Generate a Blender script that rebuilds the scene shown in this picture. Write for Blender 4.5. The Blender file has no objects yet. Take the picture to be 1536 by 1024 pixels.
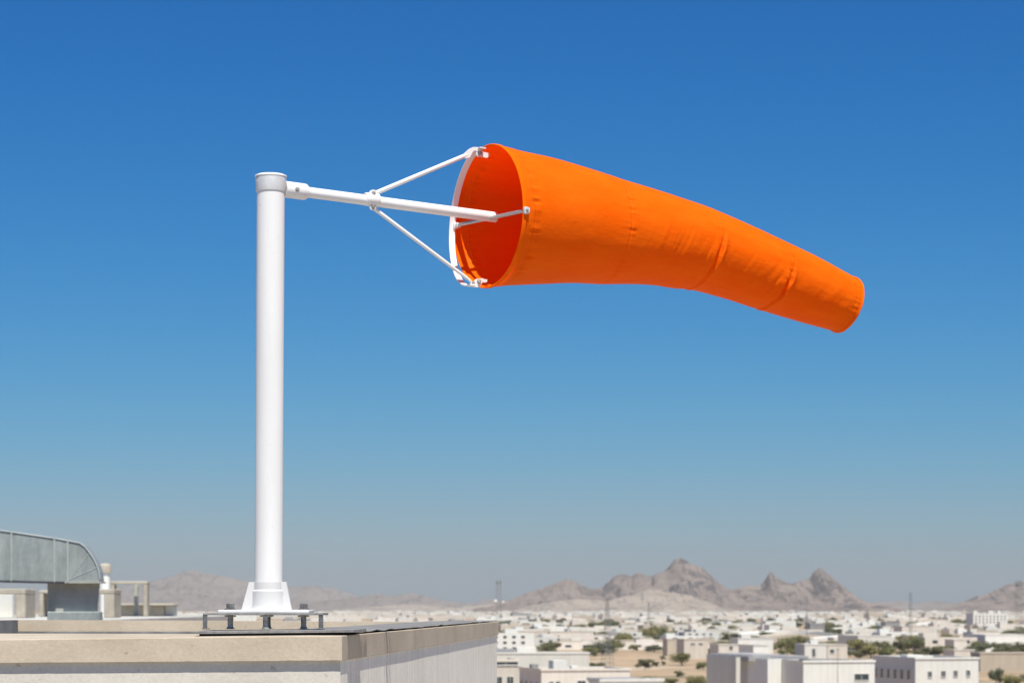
import bpy, bmesh, math, random
from mathutils import Vector, Matrix, noise

random.seed(11)
R = math.radians
sc = bpy.context.scene
COL = sc.collection
PI = math.pi

# ------------------------------------------------------------------ measurements
F = 4000.0            # focal length in photo pixels (photo is 1536 wide)
CX, HY = 768.0, 908.0 # principal column, horizon row
ZC = 25.0             # eye height above the plain


def P(px, py, d):
    return Vector(((px - CX) / F * d, d, ZC + (HY - py) / F * d))


def srgb(r, g, b):
    def f(c):
        c /= 255.0
        return c / 12.92 if c <= 0.04045 else ((c + 0.055) / 1.055) ** 2.4
    return (f(r), f(g), f(b), 1.0)


# ------------------------------------------------------------------ materials
class NT:
    def __init__(self, name):
        self.m = bpy.data.materials.new(name)
        self.m.use_nodes = True
        self.t = self.m.node_tree
        self.b = self.t.nodes['Principled BSDF']
        self.out = self.t.nodes['Material Output']

    def n(self, typ, **kw):
        nd = self.t.nodes.new(typ)
        for k, v in kw.items():
            setattr(nd, k, v)
        return nd

    def l(self, a, b):
        self.t.links.new(a, b)

    def coord(self, kind='Object'):
        return self.n('ShaderNodeTexCoord').outputs[kind]

    def mapping(self, src, scale=(1, 1, 1), rot=(0, 0, 0)):
        mp = self.n('ShaderNodeMapping')
        mp.inputs['Scale'].default_value = scale
        mp.inputs['Rotation'].default_value = rot
        self.l(src, mp.inputs['Vector'])
        return mp.outputs[0]

    def noise(self, vec, scale, detail=4, rough=0.55, dist=0):
        nd = self.n('ShaderNodeTexNoise')
        nd.inputs['Scale'].default_value = scale
        nd.inputs['Detail'].default_value = detail
        nd.inputs['Roughness'].default_value = rough
        nd.inputs['Distortion'].default_value = dist
        self.l(vec, nd.inputs['Vector'])
        return nd.outputs[0]

    def ramp(self, fac, stops):
        nd = self.n('ShaderNodeValToRGB')
        cr = nd.color_ramp
        cr.elements[0].position, cr.elements[0].color = stops[0]
        cr.elements[1].position, cr.elements[1].color = stops[-1]
        for p, c in stops[1:-1]:
            e = cr.elements.new(p)
            e.color = c
        self.l(fac, nd.inputs[0])
        return nd.outputs[0]

    def mix(self, fac, a, b, blend='MIX'):
        nd = self.n('ShaderNodeMix', data_type='RGBA', blend_type=blend)
        for sock, v in ((nd.inputs[0], fac), (nd.inputs[6], a), (nd.inputs[7], b)):
            if hasattr(v, 'is_output'):
                self.l(v, sock)
            else:
                sock.default_value = v
        return nd.outputs[2]

    def bump(self, h, strength, dist, prev=None):
        nd = self.n('ShaderNodeBump')
        nd.inputs['Strength'].default_value = strength
        nd.inputs['Distance'].default_value = dist
        self.l(h, nd.inputs['Height'])
        if prev:
            self.l(prev, nd.inputs['Normal'])
        self.l(nd.outputs[0], self.b.inputs['Normal'])
        return nd.outputs[0]

    def set(self, **kw):
        for k, v in kw.items():
            self.b.inputs[k.replace('_', ' ')].default_value = v


def g(v):
    return (v, v, v, 1.0)


def mat_paint():
    t = NT('white_powder_coat')
    c = t.coord()
    f = t.noise(t.mapping(c, (9, 9, 1.2)), 1.0, 5)
    col = t.ramp(f, [(0.3, (0.74, 0.73, 0.705, 1)), (0.62, (0.81, 0.805, 0.785, 1))])
    sp = t.ramp(t.noise(c, 60, 3), [(0.66, g(1)), (0.78, (0.78, 0.74, 0.66, 1))])
    t.l(t.mix(0.6, col, sp, 'MULTIPLY'), t.b.inputs['Base Color'])
    t.set(Roughness=0.42)
    t.bump(t.noise(c, 180, 2), 0.06, 0.002)
    return t.m


def mat_metal(name, base, rough, metallic, spread=0.25, scale=14):
    t = NT(name)
    c = t.coord()
    f = t.noise(c, scale, 6, 0.65)
    a = tuple(x * (1 - spread) for x in base) + (1,)
    b = tuple(min(1, x * (1 + spread)) for x in base) + (1,)
    t.l(t.ramp(f, [(0.3, a), (0.7, b)]), t.b.inputs['Base Color'])
    t.l(t.ramp(t.noise(c, scale * 3, 3), [(0.3, g(rough * 0.8)), (0.7, g(min(1, rough * 1.25)))]), t.b.inputs['Roughness'])
    t.set(Metallic=metallic)
    t.bump(t.noise(c, scale * 9, 3), 0.08, 0.004)
    return t.m


def mat_galv():
    t = NT('galvanised_sheet')
    c = t.coord()
    v = t.n('ShaderNodeTexVoronoi')
    v.inputs['Scale'].default_value = 16
    t.l(c, v.inputs['Vector'])
    f1 = t.noise(t.mapping(c, (3.5, 3.5, 0.9)), 1.5, 6, 0.65)
    base = t.ramp(f1, [(0.25, (0.24, 0.285, 0.27, 1)), (0.72, (0.47, 0.505, 0.47, 1))])
    spang = t.ramp(v.outputs['Color'], [(0.0, g(0.86)), (1.0, g(1.08))])
    t.l(t.mix(0.6, base, spang, 'MULTIPLY'), t.b.inputs['Base Color'])
    t.set(Metallic=0.35, Roughness=0.5)
    t.bump(t.noise(c, 1.6, 3), 0.25, 0.05)
    return t.m


def mat_fabric():
    t = NT('orange_ripstop_fabric')
    c = t.coord('UV')
    big = t.noise(t.mapping(c, (5, 9, 1)), 1.0, 5, 0.6)
    col = t.ramp(big, [(0.25, (0.95, 0.138, 0.0, 1)), (0.75, (1.0, 0.182, 0.003, 1))])
    dirt = t.ramp(t.noise(t.mapping(c, (3, 40, 1)), 2.0, 5), [(0.35, g(0.93)), (0.65, g(1.0))])
    col = t.mix(0.7, col, dirt, 'MULTIPLY')
    t.l(col, t.b.inputs['Base Color'])
    t.set(Roughness=0.62)
    t.b.inputs['Sheen Weight'].default_value = 0.02
    t.b.inputs['Sheen Tint'].default_value = (1, 0.45, 0.15, 1)
    t.b.inputs['Sheen Roughness'].default_value = 0.5
    t.b.inputs['Specular IOR Level'].default_value = 0.06
    wv = t.n('ShaderNodeTexWave', wave_type='BANDS', bands_direction='DIAGONAL')
    wv.inputs['Scale'].default_value = 260
    wv.inputs['Distortion'].default_value = 1.5
    t.l(c, wv.inputs['Vector'])
    p = t.bump(wv.outputs[0], 0.10, 0.001)
    p = t.bump(t.noise(t.mapping(c, (16, 26, 1)), 1.4, 5, 0.6, 0.4), 0.38, 0.006, p)
    tr = t.n('ShaderNodeBsdfTranslucent')
    tr.inputs['Color'].default_value = (0.9, 0.012, 0.0, 1)
    t.l(p, tr.inputs['Normal'])
    mx = t.n('ShaderNodeMixShader')
    mx.inputs[0].default_value = 0.28
    t.l(t.b.outputs[0], mx.inputs[1])
    t.l(tr.outputs[0], mx.inputs[2])
    t.l(mx.outputs[0], t.out.inputs['Surface'])
    return t.m


def mat_hem():
    t = NT('orange_hem_webbing')
    c = t.coord()
    t.l(t.ramp(t.noise(c, 30, 5), [(0.3, (0.90, 0.112, 0.0, 1)), (0.7, (0.97, 0.145, 0.001, 1))]), t.b.inputs['Base Color'])
    t.set(Roughness=0.8)
    t.b.inputs['Specular IOR Level'].default_value = 0.05
    t.bump(t.noise(c, 220, 3), 0.15, 0.002)
    return t.m


def mat_concrete(name, lo, hi, streak=0.0, bumpy=0.35):
    t = NT(name)
    c = t.coord()
    f = t.noise(c, 2.3, 8, 0.62)
    col = t.ramp(f, [(0.28, lo + (1,)), (0.72, hi + (1,))])
    fine = t.ramp(t.noise(c, 70, 5, 0.7), [(0.25, g(0.86)), (0.75, g(1.08))])
    col = t.mix(1.0, col, fine, 'MULTIPLY')
    pit = t.ramp(t.noise(c, 34, 2, 0.4), [(0.24, (0.5, 0.44, 0.36, 1)), (0.30, g(1.0))])
    col = t.mix(0.45, col, pit, 'MULTIPLY')
    stain = t.ramp(t.noise(t.mapping(c, (1.1, 1.1, 3.0)), 1.2, 6, 0.6, 0.8), [(0.30, (0.80, 0.73, 0.62, 1)), (0.55, g(1.0))])
    col = t.mix(0.22, col, stain, 'MULTIPLY')
    if streak:
        s = t.ramp(t.noise(t.mapping(c, (9, 9, 0.35)), 1.6, 6, 0.65), [(0.3, g(0.80)), (0.62, g(1.05))])
        col = t.mix(streak, col, s, 'MULTIPLY')
        s2 = t.ramp(t.noise(t.mapping(c, (34, 34, 0.8)), 1.0, 4, 0.6), [(0.3, g(0.88)), (0.6, g(1.03))])
        col = t.mix(streak, col, s2, 'MULTIPLY')
    t.l(col, t.b.inputs['Base Color'])
    t.set(Roughness=0.9)
    t.b.inputs['Specular IOR Level'].default_value = 0.2
    p = t.bump(t.noise(c, 55, 8, 0.7), bumpy, 0.004)
    t.bump(t.noise(c, 6, 4), 0.2, 0.01, p)
    return t.m


def mat_house(name, base):
    t = NT(name)
    c = t.coord()
    oi = t.n('ShaderNodeObjectInfo')
    f = t.noise(t.mapping(c, (0.25, 0.25, 0.12)), 1.0, 6, 0.6)
    lo = tuple(x * 0.92 for x in base) + (1,)
    col = t.ramp(f, [(0.3, lo), (0.65, base + (1,))])
    rnd = t.ramp(oi.outputs['Random'], [(0.0, (0.76, 0.74, 0.71, 1)), (0.9, (1.0, 1.0, 1.0, 1))])
    col = t.mix(1.0, col, rnd, 'MULTIPLY')
    st = t.ramp(t.noise(t.mapping(c, (1.4, 1.4, 0.1)), 1.0, 4), [(0.3, (0.84, 0.81, 0.76, 1)), (0.6, g(1))])
    col = t.mix(0.5, col, st, 'MULTIPLY')
    t.l(col, t.b.inputs['Base Color'])
    t.set(Roughness=0.9)
    t.b.inputs['Specular IOR Level'].default_value = 0.2
    return t.m


def mat_plain(name, base, rough=0.7, spread=0.15, scale=3, metallic=0.0):
    t = NT(name)
    c = t.coord()
    f = t.noise(c, scale, 5, 0.6)
    t.l(t.ramp(f, [(0.3, tuple(x * (1 - spread) for x in base) + (1,)),
                   (0.7, tuple(min(1, x * (1 + spread)) for x in base) + (1,))]), t.b.inputs['Base Color'])
    t.set(Roughness=rough, Metallic=metallic)
    return t.m


def mat_leaf(name, a, b):
    t = NT(name)
    geo = t.n('ShaderNodeNewGeometry')
    oi = t.n('ShaderNodeObjectInfo')
    f = t.noise(t.coord(), 0.9, 3)
    mx = t.n('ShaderNodeMath', operation='MULTIPLY_ADD')
    t.l(f, mx.inputs[0])
    mx.inputs[1].default_value = 0.6
    add = t.n('ShaderNodeMath', operation='MULTIPLY')
    t.l(geo.outputs['Random Per Island'], add.inputs[0])
    add.inputs[1].default_value = 0.5
    t.l(add.outputs[0], mx.inputs[2])
    col = t.ramp(mx.outputs[0], [(0.2, a + (1,)), (0.75, b + (1,))])
    rnd = t.ramp(oi.outputs['Random'], [(0, (0.75, 0.85, 0.85, 1)), (1, (1.15, 1.05, 0.9, 1))])
    t.l(t.mix(1.0, col, rnd, 'MULTIPLY'), t.b.inputs['Base Color'])
    t.set(Roughness=0.7)
    return t.m


def mat_ground():
    t = NT('desert_ground')
    c = t.coord()
    a = t.ramp(t.noise(c, 0.006, 8, 0.62), [(0.3, (0.29, 0.21, 0.132, 1)), (0.7, (0.43, 0.32, 0.21, 1))])
    scrub = t.ramp(t.noise(c, 0.03, 8, 0.7), [(0.52, g(0)), (0.62, g(1))])
    a = t.mix(scrub, a, (0.16, 0.15, 0.10, 1))
    pale = t.ramp(t.noise(c, 0.013, 5, 0.6), [(0.55, g(0)), (0.66, g(1))])
    a = t.mix(pale, a, (0.47, 0.39, 0.295, 1))
    t.l(a, t.b.inputs['Base Color'])
    t.set(Roughness=0.95)
    t.b.inputs['Specular IOR Level'].default_value = 0.1
    return t.m


def mat_rock(name, dark, light, scale=0.004, gully_shade=0.9):
    t = NT(name)
    c = t.coord()
    geo = t.n('ShaderNodeNewGeometry')
    f = t.noise(c, scale, 9, 0.68, 0.6)
    col = t.ramp(f, [(0.3, dark + (1,)), (0.68, light + (1,))])
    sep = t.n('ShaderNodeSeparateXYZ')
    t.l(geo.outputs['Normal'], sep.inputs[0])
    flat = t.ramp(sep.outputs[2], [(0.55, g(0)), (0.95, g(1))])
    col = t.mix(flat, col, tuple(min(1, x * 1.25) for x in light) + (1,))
    strat = t.ramp(t.noise(t.mapping(c, (0.3, 0.3, 4)), scale * 1.6, 6, 0.6), [(0.35, g(0.72)), (0.6, g(1.05))])
    col = t.mix(0.6, col, strat, 'MULTIPLY')
    shade_patches = t.ramp(t.noise(t.mapping(c, (1, 0.5, 1)), scale * 2.6, 7, 0.72, 1.2), [(0.50, g(1)), (0.60, (0.34, 0.35, 0.40, 1))])  # bluish dark patches painted in for shaded gullies
    col = t.mix(gully_shade, col, shade_patches, 'MULTIPLY')
    t.l(col, t.b.inputs['Base Color'])
    t.set(Roughness=1.0)
    t.b.inputs['Specular IOR Level'].default_value = 0.0
    t.bump(t.noise(c, scale * 5, 8, 0.7), 0.8, 25)
    return t.m


M = {}
M['paint'] = mat_paint()
M['alu'] = mat_metal('brushed_aluminium', (0.66, 0.66, 0.65), 0.5, 0.25, 0.10, 20)
M['steel'] = mat_metal('galvanised_steel', (0.42, 0.41, 0.385), 0.45, 0.4, 0.45, 40)
M['darksteel'] = mat_metal('weathered_dark_plate', (0.26, 0.255, 0.245), 0.6, 0.25, 0.35, 25)
M['bolt'] = mat_metal('dark_zinc_bolt', (0.17, 0.17, 0.165), 0.45, 0.5, 0.4, 60)
M['rod'] = mat_metal('zinc_rod', (0.48, 0.48, 0.47), 0.4, 0.6, 0.15, 40)
M['strip'] = mat_plain('galvanised_flange_strip', (0.40, 0.435, 0.42), 0.6, 0.15, 3)
M['casting'] = mat_plain('white_cast_foot', (0.62, 0.615, 0.60), 0.5, 0.05, 8)
M['rubber'] = mat_plain('black_rubber', (0.018, 0.018, 0.018), 0.8)
M['galv'] = mat_galv()
M['galvdark'] = mat_metal('dull_sheet_metal', (0.42, 0.425, 0.37), 0.6, 0.15, 0.18, 2.5)
M['fabric'] = mat_fabric()
M['hem'] = mat_hem()
M['coping'] = mat_concrete('tan_cast_concrete', (0.46, 0.385, 0.285), (0.61, 0.52, 0.395))
M['copingtop'] = mat_concrete('toned_down_coping_top', (0.37, 0.32, 0.25), (0.50, 0.435, 0.345))  # coping colour darkened on the top faces to offset strong sunlight there
M['wall'] = mat_concrete('pale_rendered_wall', (0.56, 0.515, 0.44), (0.66, 0.615, 0.53), 0.0, 0.25)
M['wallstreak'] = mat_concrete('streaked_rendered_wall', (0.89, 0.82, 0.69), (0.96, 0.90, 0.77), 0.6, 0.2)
M['flash'] = mat_plain('bitumen_sheet', (0.19, 0.187, 0.18), 0.97, 0.35, 6)
M['roofgrey'] = mat_plain('grey_roof_deck', (0.34, 0.325, 0.30), 0.9, 0.2, 1.2)
M['frameconc'] = mat_concrete('weathered_frame_concrete', (0.34, 0.31, 0.25), (0.52, 0.47, 0.38), 0.3)
M['whiteroof'] = mat_plain('white_roof_paint', (0.50, 0.49, 0.45), 0.85, 0.1, 0.6)
M['h_white'] = mat_house('white_render', (0.82, 0.82, 0.765))
M['h_cream'] = mat_house('cream_render', (0.79, 0.735, 0.65))
M['h_sand'] = mat_house('sand_render', (0.62, 0.55, 0.45))
M['h_grey'] = mat_house('grey_render', (0.36, 0.36, 0.36))
M['glass'] = mat_plain('dark_window_glass', (0.045, 0.06, 0.065), 0.15, 0.3, 0.6)
M['asphalt'] = mat_plain('asphalt', (0.085, 0.08, 0.075), 0.9, 0.2, 0.05)
M['leaf'] = mat_leaf('acacia_leaves', (0.075, 0.08, 0.022), (0.21, 0.20, 0.065))
M['leafdark'] = mat_leaf('dark_leaves', (0.055, 0.066, 0.030), (0.15, 0.155, 0.07))
M['bark'] = mat_plain('bark', (0.13, 0.10, 0.07), 0.9)
M['lattice'] = mat_metal('galvanised_lattice', (0.22, 0.23, 0.22), 0.6, 0.2, 0.2, 0.5)
M['ground'] = mat_ground()
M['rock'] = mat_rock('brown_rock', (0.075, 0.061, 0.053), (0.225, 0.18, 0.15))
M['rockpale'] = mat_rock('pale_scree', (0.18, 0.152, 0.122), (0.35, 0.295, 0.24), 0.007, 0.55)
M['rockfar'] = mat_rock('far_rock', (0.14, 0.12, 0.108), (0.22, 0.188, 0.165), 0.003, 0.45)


# ------------------------------------------------------------------ mesh helpers
def finish(name, bm, m, parent=None, sharp=35):
    me = bpy.data.meshes.new(name)
    bm.normal_update()
    bm.to_mesh(me)
    bm.free()
    me.polygons.foreach_set('use_smooth', [True] * len(me.polygons))
    me.set_sharp_from_angle(angle=R(sharp))
    for x in (m if isinstance(m, (list, tuple)) else [m]):
        me.materials.append(x)
    o = bpy.data.objects.new(name, me)
    COL.objects.link(o)
    if parent:
        o.parent = parent
        o.matrix_parent_inverse = Matrix.Identity(4)
        # meshes are authored in world metres when the parent was built by world(): shift into its frame
        if parent.get('_w'):
            base = parent
            tot = Vector((0, 0, 0))
            while base:
                tot += base.location
                base = base.parent
            me.transform(Matrix.Translation(-tot))
    return o


def tag(o, label=None, cat=None, group=None, kind=None):
    if label:
        o['label'] = label
    if cat:
        o['category'] = cat
    if group:
        o['group'] = group
    if kind:
        o['kind'] = kind
    return o


def thing(name, loc, label, cat, rz=0.0, group=None, world=True):
    o = bpy.data.objects.new(name, None)
    o.empty_display_size = 0.1
    COL.objects.link(o)
    o.location = loc
    o.rotation_euler = (0, 0, rz)
    tag(o, label, cat, group)
    if world:
        o['_w'] = 1
    return o


def part(name, bm, m, parent, sharp=35):
    o = finish(name, bm, m, parent, sharp)
    if parent.get('_w'):
        o['_w'] = 1
    return o


def bx(bm, x0, x1, y0, y1, z0, z1, bevel=0.0, seg=2, mtx=None, mi=0):
    v = [bm.verts.new(c) for c in ((x0, y0, z0), (x1, y0, z0), (x1, y1, z0), (x0, y1, z0),
                                   (x0, y0, z1), (x1, y0, z1), (x1, y1, z1), (x0, y1, z1))]
    fs = [bm.faces.new([v[i] for i in q]) for q in
          ((0, 3, 2, 1), (4, 5, 6, 7), (0, 1, 5, 4), (1, 2, 6, 5), (2, 3, 7, 6), (3, 0, 4, 7))]
    for f in fs:
        f.material_index = mi
    if mtx is not None:
        for q in v:
            q.co = mtx @ q.co
    if bevel:
        es = list({e for f in fs for e in f.edges})
        bmesh.ops.bevel(bm, geom=es, offset=bevel, segments=seg, affect='EDGES', profile=0.5)


def frame_of(T, hint=Vector((0, 0, 1))):
    T = T.normalized()
    u = hint.cross(T)
    if u.length < 1e-4:
        u = Vector((1, 0, 0)).cross(T)
    u.normalize()
    return T, u, T.cross(u)


def tube(bm, pts, rad, n=20, cap=True):
    rings = []
    pts = [Vector(p) for p in pts]
    for i, p in enumerate(pts):
        T = pts[min(i + 1, len(pts) - 1)] - pts[max(i - 1, 0)]
        T, u, v = frame_of(T)
        r = rad[i] if isinstance(rad, (list, tuple)) else rad
        rings.append([bm.verts.new(p + (u * math.cos(a) + v * math.sin(a)) * r)
                      for a in [2 * PI * k / n for k in range(n)]])
    for a, b in zip(rings, rings[1:]):
        for k in range(n):
            bm.faces.new((a[k], a[(k + 1) % n], b[(k + 1) % n], b[k]))
    if cap:
        bm.faces.new(rings[0][::-1])
        bm.faces.new(rings[-1])


def lathe(bm, prof, origin, axis=Vector((0, 0, 1)), n=48, closed=False, hint=Vector((0, 0, 1))):
    """prof: (radius, distance along axis)"""
    T, u, v = frame_of(axis, hint)
    rings = []
    for r, h in prof:
        c = Vector(origin) + T * h
        if r < 1e-6:
            rings.append([bm.verts.new(c)])
        else:
            rings.append([bm.verts.new(c + (u * math.cos(a) + v * math.sin(a)) * r)
                          for a in [2 * PI * k / n for k in range(n)]])
    pairs = list(zip(rings, rings[1:]))
    if closed:
        pairs.append((rings[-1], rings[0]))
    for a, b in pairs:
        for k in range(n):
            k2 = (k + 1) % n
            if len(a) == 1 and len(b) == 1:
                continue
            if len(a) == 1:
                bm.faces.new((a[0], b[k2], b[k]))
            elif len(b) == 1:
                bm.faces.new((a[k], a[k2], b[0]))
            else:
                bm.faces.new((a[k], a[k2], b[k2], b[k]))


def prism(bm, poly, axis_vec):
    """flat polygon (world points) given thickness axis_vec"""
    a = [bm.verts.new(Vector(p)) for p in poly]
    b = [bm.verts.new(Vector(p) + axis_vec) for p in poly]
    n = len(poly)
    bm.faces.new(a)
    bm.faces.new(b[::-1])
    for i in range(n):
        bm.faces.new((a[i], b[i], b[(i + 1) % n], a[(i + 1) % n]))
    bmesh.ops.recalc_face_normals(bm, faces=bm.faces)


def hexbolt(bm, c, axis, r, h, washer=True):
    c = Vector(c)
    ax = Vector(axis).normalized()
    if washer:
        lathe(bm, [(0, 0), (r * 1.35, 0), (r * 1.35, h * 0.18), (r * 0.9, h * 0.2)], c, ax, 20)
    lathe(bm, [(r, h * 0.19), (r, h * 0.92), (r * 0.86, h), (0, h)], c, ax, 6)


def copy_tree(o, parent=None):
    c = o.copy()
    COL.objects.link(c)
    if parent:
        c.parent = parent
        c.matrix_parent_inverse = Matrix.Identity(4)
    for ch in o.children:
        copy_tree(ch, c)
    return c


# ------------------------------------------------------------------ 1. the windsock mast
DP = 11.2                                   # depth of the pole
TH = R(30)                                # the arm and sock swing away from us by this much
AX = Vector((math.cos(TH), math.sin(TH), 0))
base = P(402.5, 914, DP)
top = P(406.2, 274, DP)
pole_dir = (top - base).normalized()


def on_swing(px, py):
    """point of the vertical plane through the pole top along AX that is seen at px, py"""
    q = (px - CX) / F
    t = (q * top.y - top.x) / (AX.x - q * AX.y)
    Y = top.y + t * AX.y
    return Vector((top.x + t * AX.x, Y, ZC + (HY - py) / F * Y))


mast = thing('windsock_mast', (base.x, base.y, ZC - 0.12),
             'white steel mast with side arm and hoop, bolted on the tan parapet', 'mast')

bm = bmesh.new()
PR = 0.0583
n_seg = 24
tube(bm, [base.lerp(top, k / n_seg) for k in range(n_seg + 1)], PR, 64)
part('pole', bm, M['paint'], mast)

# collar: silver band, slightly flared to the top, white lid
bm = bmesh.new()
up = pole_dir
cb = top - up * 0.0375
lathe(bm, [(PR + 0.0006, -0.002), (PR + 0.0035, 0.0), (PR + 0.0042, 0.004), (PR + 0.0068, 0.058), (PR + 0.006, 0.061), (PR - 0.004, 0.0615)], cb, up, 72)
collar = part('collar', bm, M['alu'], mast, 25)
bm = bmesh.new()
lathe(bm, [(PR - 0.01, 0.060), (PR + 0.0082, 0.0605), (PR + 0.0092, 0.0635), (PR + 0.0082, 0.0665), (PR + 0.004, 0.0685), (PR - 0.006, 0.0725), (PR * 0.5, 0.0755), (0, 0.0765)], cb, up, 72)
part('cap', bm, M['paint'], collar, 50)

# arm
a0 = on_swing(424, 283.5)
a_end = on_swing(743.5, 326)
ad = (a_end - a0).normalized()
bm = bmesh.new()
AR = 0.0225
s0 = a0 + ad * 0.09
tube(bm, [s0.lerp(a_end, k / 12) for k in range(13)], AR, 40)
arm = part('arm', bm, M['paint'], mast)
bm = bmesh.new()
lathe(bm, [(AR + 0.001, 0.006), (AR + 0.0115, 0.007), (AR + 0.012, 0.012), (AR + 0.012, 0.102), (AR + 0.0095, 0.108), (AR + 0.003, 0.110), (AR + 0.0025, 0.117), (AR, 0.118)], a0, ad, 48)
sock_b = part('arm_socket', bm, M['paint'], mast, 30)
side = Vector((0, 0, 1)).cross(ad).normalized()
if side.y > 0:
    side = -side
vv = ad.cross(side).normalized()
if vv.z < 0:
    vv = -vv
bm = bmesh.new()
hexbolt(bm, a0 + ad * 0.052 + side * (AR + 0.0105), side, 0.0075, 0.011)
part('set_screw', bm, M['steel'], sock_b)

# clamp with two lugs
cc = on_swing(557.5, 299.8)
bm = bmesh.new()
lathe(bm, [(AR, -0.034), (AR + 0.004, -0.033), (AR + 0.0055, -0.03), (AR + 0.0055, -0.026), (AR + 0.0035, -0.025), (AR + 0.0035, -0.022), (AR + 0.0065, -0.021), (AR + 0.0065, 0.029), (AR + 0.005, 0.031), (AR, 0.032)], cc, ad, 48)


def lug(bm, c, w, h, th, sgn):
    pts = []
    for k in range(13):
        a = PI * k / 12
        pts.append(c + ad * (w * math.cos(a)) + vv * sgn * (h - w + w * math.sin(a)) - side * th / 2)
    pts = [c + ad * w - side * th / 2] + pts + [c - ad * w - side * th / 2]
    prism(bm, pts, side * th)


lug(bm, cc + vv * 0.012 + side * 0.011, 0.017, 0.030, 0.011, 1)
lug(bm, cc - vv * 0.012 + side * 0.011, 0.014, 0.034, 0.011, -1)
clamp = part('clamp', bm, M['paint'], mast, 40)
for sg, dz in ((1, 0.0255), (-1, 0.0315)):
    bm = bmesh.new()
    hexbolt(bm, cc + vv * sg * dz + side * 0.016, side, 0.0075, 0.008)
    part('bolt', bm, M['steel'], clamp)

# hoop: half ring on the far side, a flat band
HR = 0.302
hc = on_swing(713.5, 325.5)
TH2 = R(21)
hw = Vector((-math.sin(TH2), math.cos(TH2), 0.02)).normalized()    # away from us
hn = Vector((math.cos(TH2), math.sin(TH2), -0.07)).normalized()   # ring axis
hv = hn.cross(hw)
hv = -hv if hv.z < 0 else hv
bm = bmesh.new()
prev = None
NB = 72
for k in range(NB + 1):
    a = R(84) + R(192) * k / NB
    rad_dir = hv * math.sin(a) - hw * math.cos(a)
    if k == 0:
        pass
    c = hc + rad_dir * HR
    w2, t2 = 0.0140, 0.0028
    ring = [bm.verts.new(c + hn * sx * w2 + rad_dir * sr * t2) for sx, sr in ((-1, -1), (1, -1), (1, 1), (-1, 1))]
    if prev:
        for i in range(4):
            bm.faces.new((prev[i], prev[(i + 1) % 4], ring[(i + 1) % 4], ring[i]))
    else:
        bm.faces.new(ring[::-1])
    prev = ring
bm.faces.new(prev)
bmesh.ops.recalc_face_normals(bm, faces=bm.faces)
part('hoop', bm, M['paint'], mast)

# struts
h_top = hc + hv * HR
h_bot = hc - hv * HR
u_a = cc + vv * 0.0255 + ad * 0.006
u_b = on_swing(702.5, 231.5)
bm = bmesh.new()
tube(bm, [u_a, u_a.lerp(u_b, 0.02), u_a.lerp(u_b, 0.97), u_b], [0.006, 0.0095, 0.0095, 0.008], 20)
# hooked flat end that turns over the hoop
pl = [on_swing(x, y) for x, y in ((694, 232.5), (704, 223.5), (709, 221), (717, 221.2), (721, 225.5), (716.5, 228.5), (712.5, 225.8), (708.5, 227.2), (703.5, 236.5), (697, 238))]
prism(bm, [p - side * 0.006 for p in pl], side * 0.014)
strut_u = part('strut', bm, M['paint'], mast, 40)
l_a = cc - vv * 0.0315 + ad * 0.005
l_b = on_swing(706, 421.5)
bm = bmesh.new()
tube(bm, [l_a, l_a.lerp(l_b, 0.02), l_a.lerp(l_b, 0.95), l_b], [0.006, 0.0085, 0.0075, 0.005], 20)
strut_l = part('strut', bm, M['paint'], mast, 40)


def bracket(corners, bolt, tabpts, th=0.012):
    bm = bmesh.new()
    pp = [on_swing(x, y) for x, y in corners]
    prism(bm, [p - side * th / 2 for p in pp], side * th)
    pp = [on_swing(x, y) for x, y in tabpts]
    prism(bm, [p - side * (th / 2 - 0.003) for p in pp], side * (th - 0.006))
    o = part('hinge_bracket', bm, M['paint'], mast, 40)
    for (x, y, r) in bolt:
        bm = bmesh.new()
        hexbolt(bm, on_swing(x, y) + side * (th / 2), side, r, 0.010)
        part('bolt', bm, M['steel'], o)


bracket([(713, 226.5), (718, 223.5), (722, 225.5), (724, 229), (722.5, 234), (717.5, 235.5), (713.5, 232)], [(718.4, 229.8, 0.008)],
        [(720, 226.5), (726, 228.5), (734, 230), (733, 234.5), (730, 237), (720, 235)])
bracket([(705.5, 425.5), (705, 421), (711, 423), (714, 418.5), (724, 417.5), (724.5, 421), (720, 427.5), (719, 430.5), (711, 430.8)],
        [(717.5, 422.3, 0.008), (708.6, 424.4, 0.0055)], [(722, 418.2), (730.5, 419.2), (730, 423), (722, 424.5)])

# ------------------------------------------------------------------ 2. the sock
KEYS = [(732, 324.5, 106), (775, 328, 100), (820, 332, 94.5), (865, 338, 87.5), (906, 345.5, 81.5), (970, 355.5, 71.5), (1036, 369.5, 64.2),
        (1100, 390.5, 58.8), (1150, 409.8, 55.6), (1210, 433.5, 50.6), (1267.5, 457, 43.2)]
cent = [on_swing(x, y) for x, y, r in KEYS]
rads = [r * c.y / F for (x, y, r), c in zip(KEYS, cent)]
arc = [0.0]
for a, b in zip(cent, cent[1:]):
    arc.append(arc[-1] + (b - a).length)
LEN = arc[-1]


def cat(vals, s):
    """Catmull-Rom through vals at arc"""
    s = min(max(s, 0.0), LEN)
    i = 0
    while i < len(arc) - 2 and arc[i + 1] < s:
        i += 1
    u = (s - arc[i]) / (arc[i + 1] - arc[i])
    p1, p2 = vals[i], vals[i + 1]
    p0 = vals[i - 1] if i else p1 + (p1 - p2)
    p3 = vals[i + 2] if i + 2 < len(vals) else p2 + (p2 - p1)
    return 0.5 * ((2 * p1) + (p2 - p0) * u + (p0 * 2 - p1 * 5 + p2 * 4 - p3) * u * u + (p1 * 3 - p0 - p2 * 3 + p3) * u * u * u)


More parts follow.
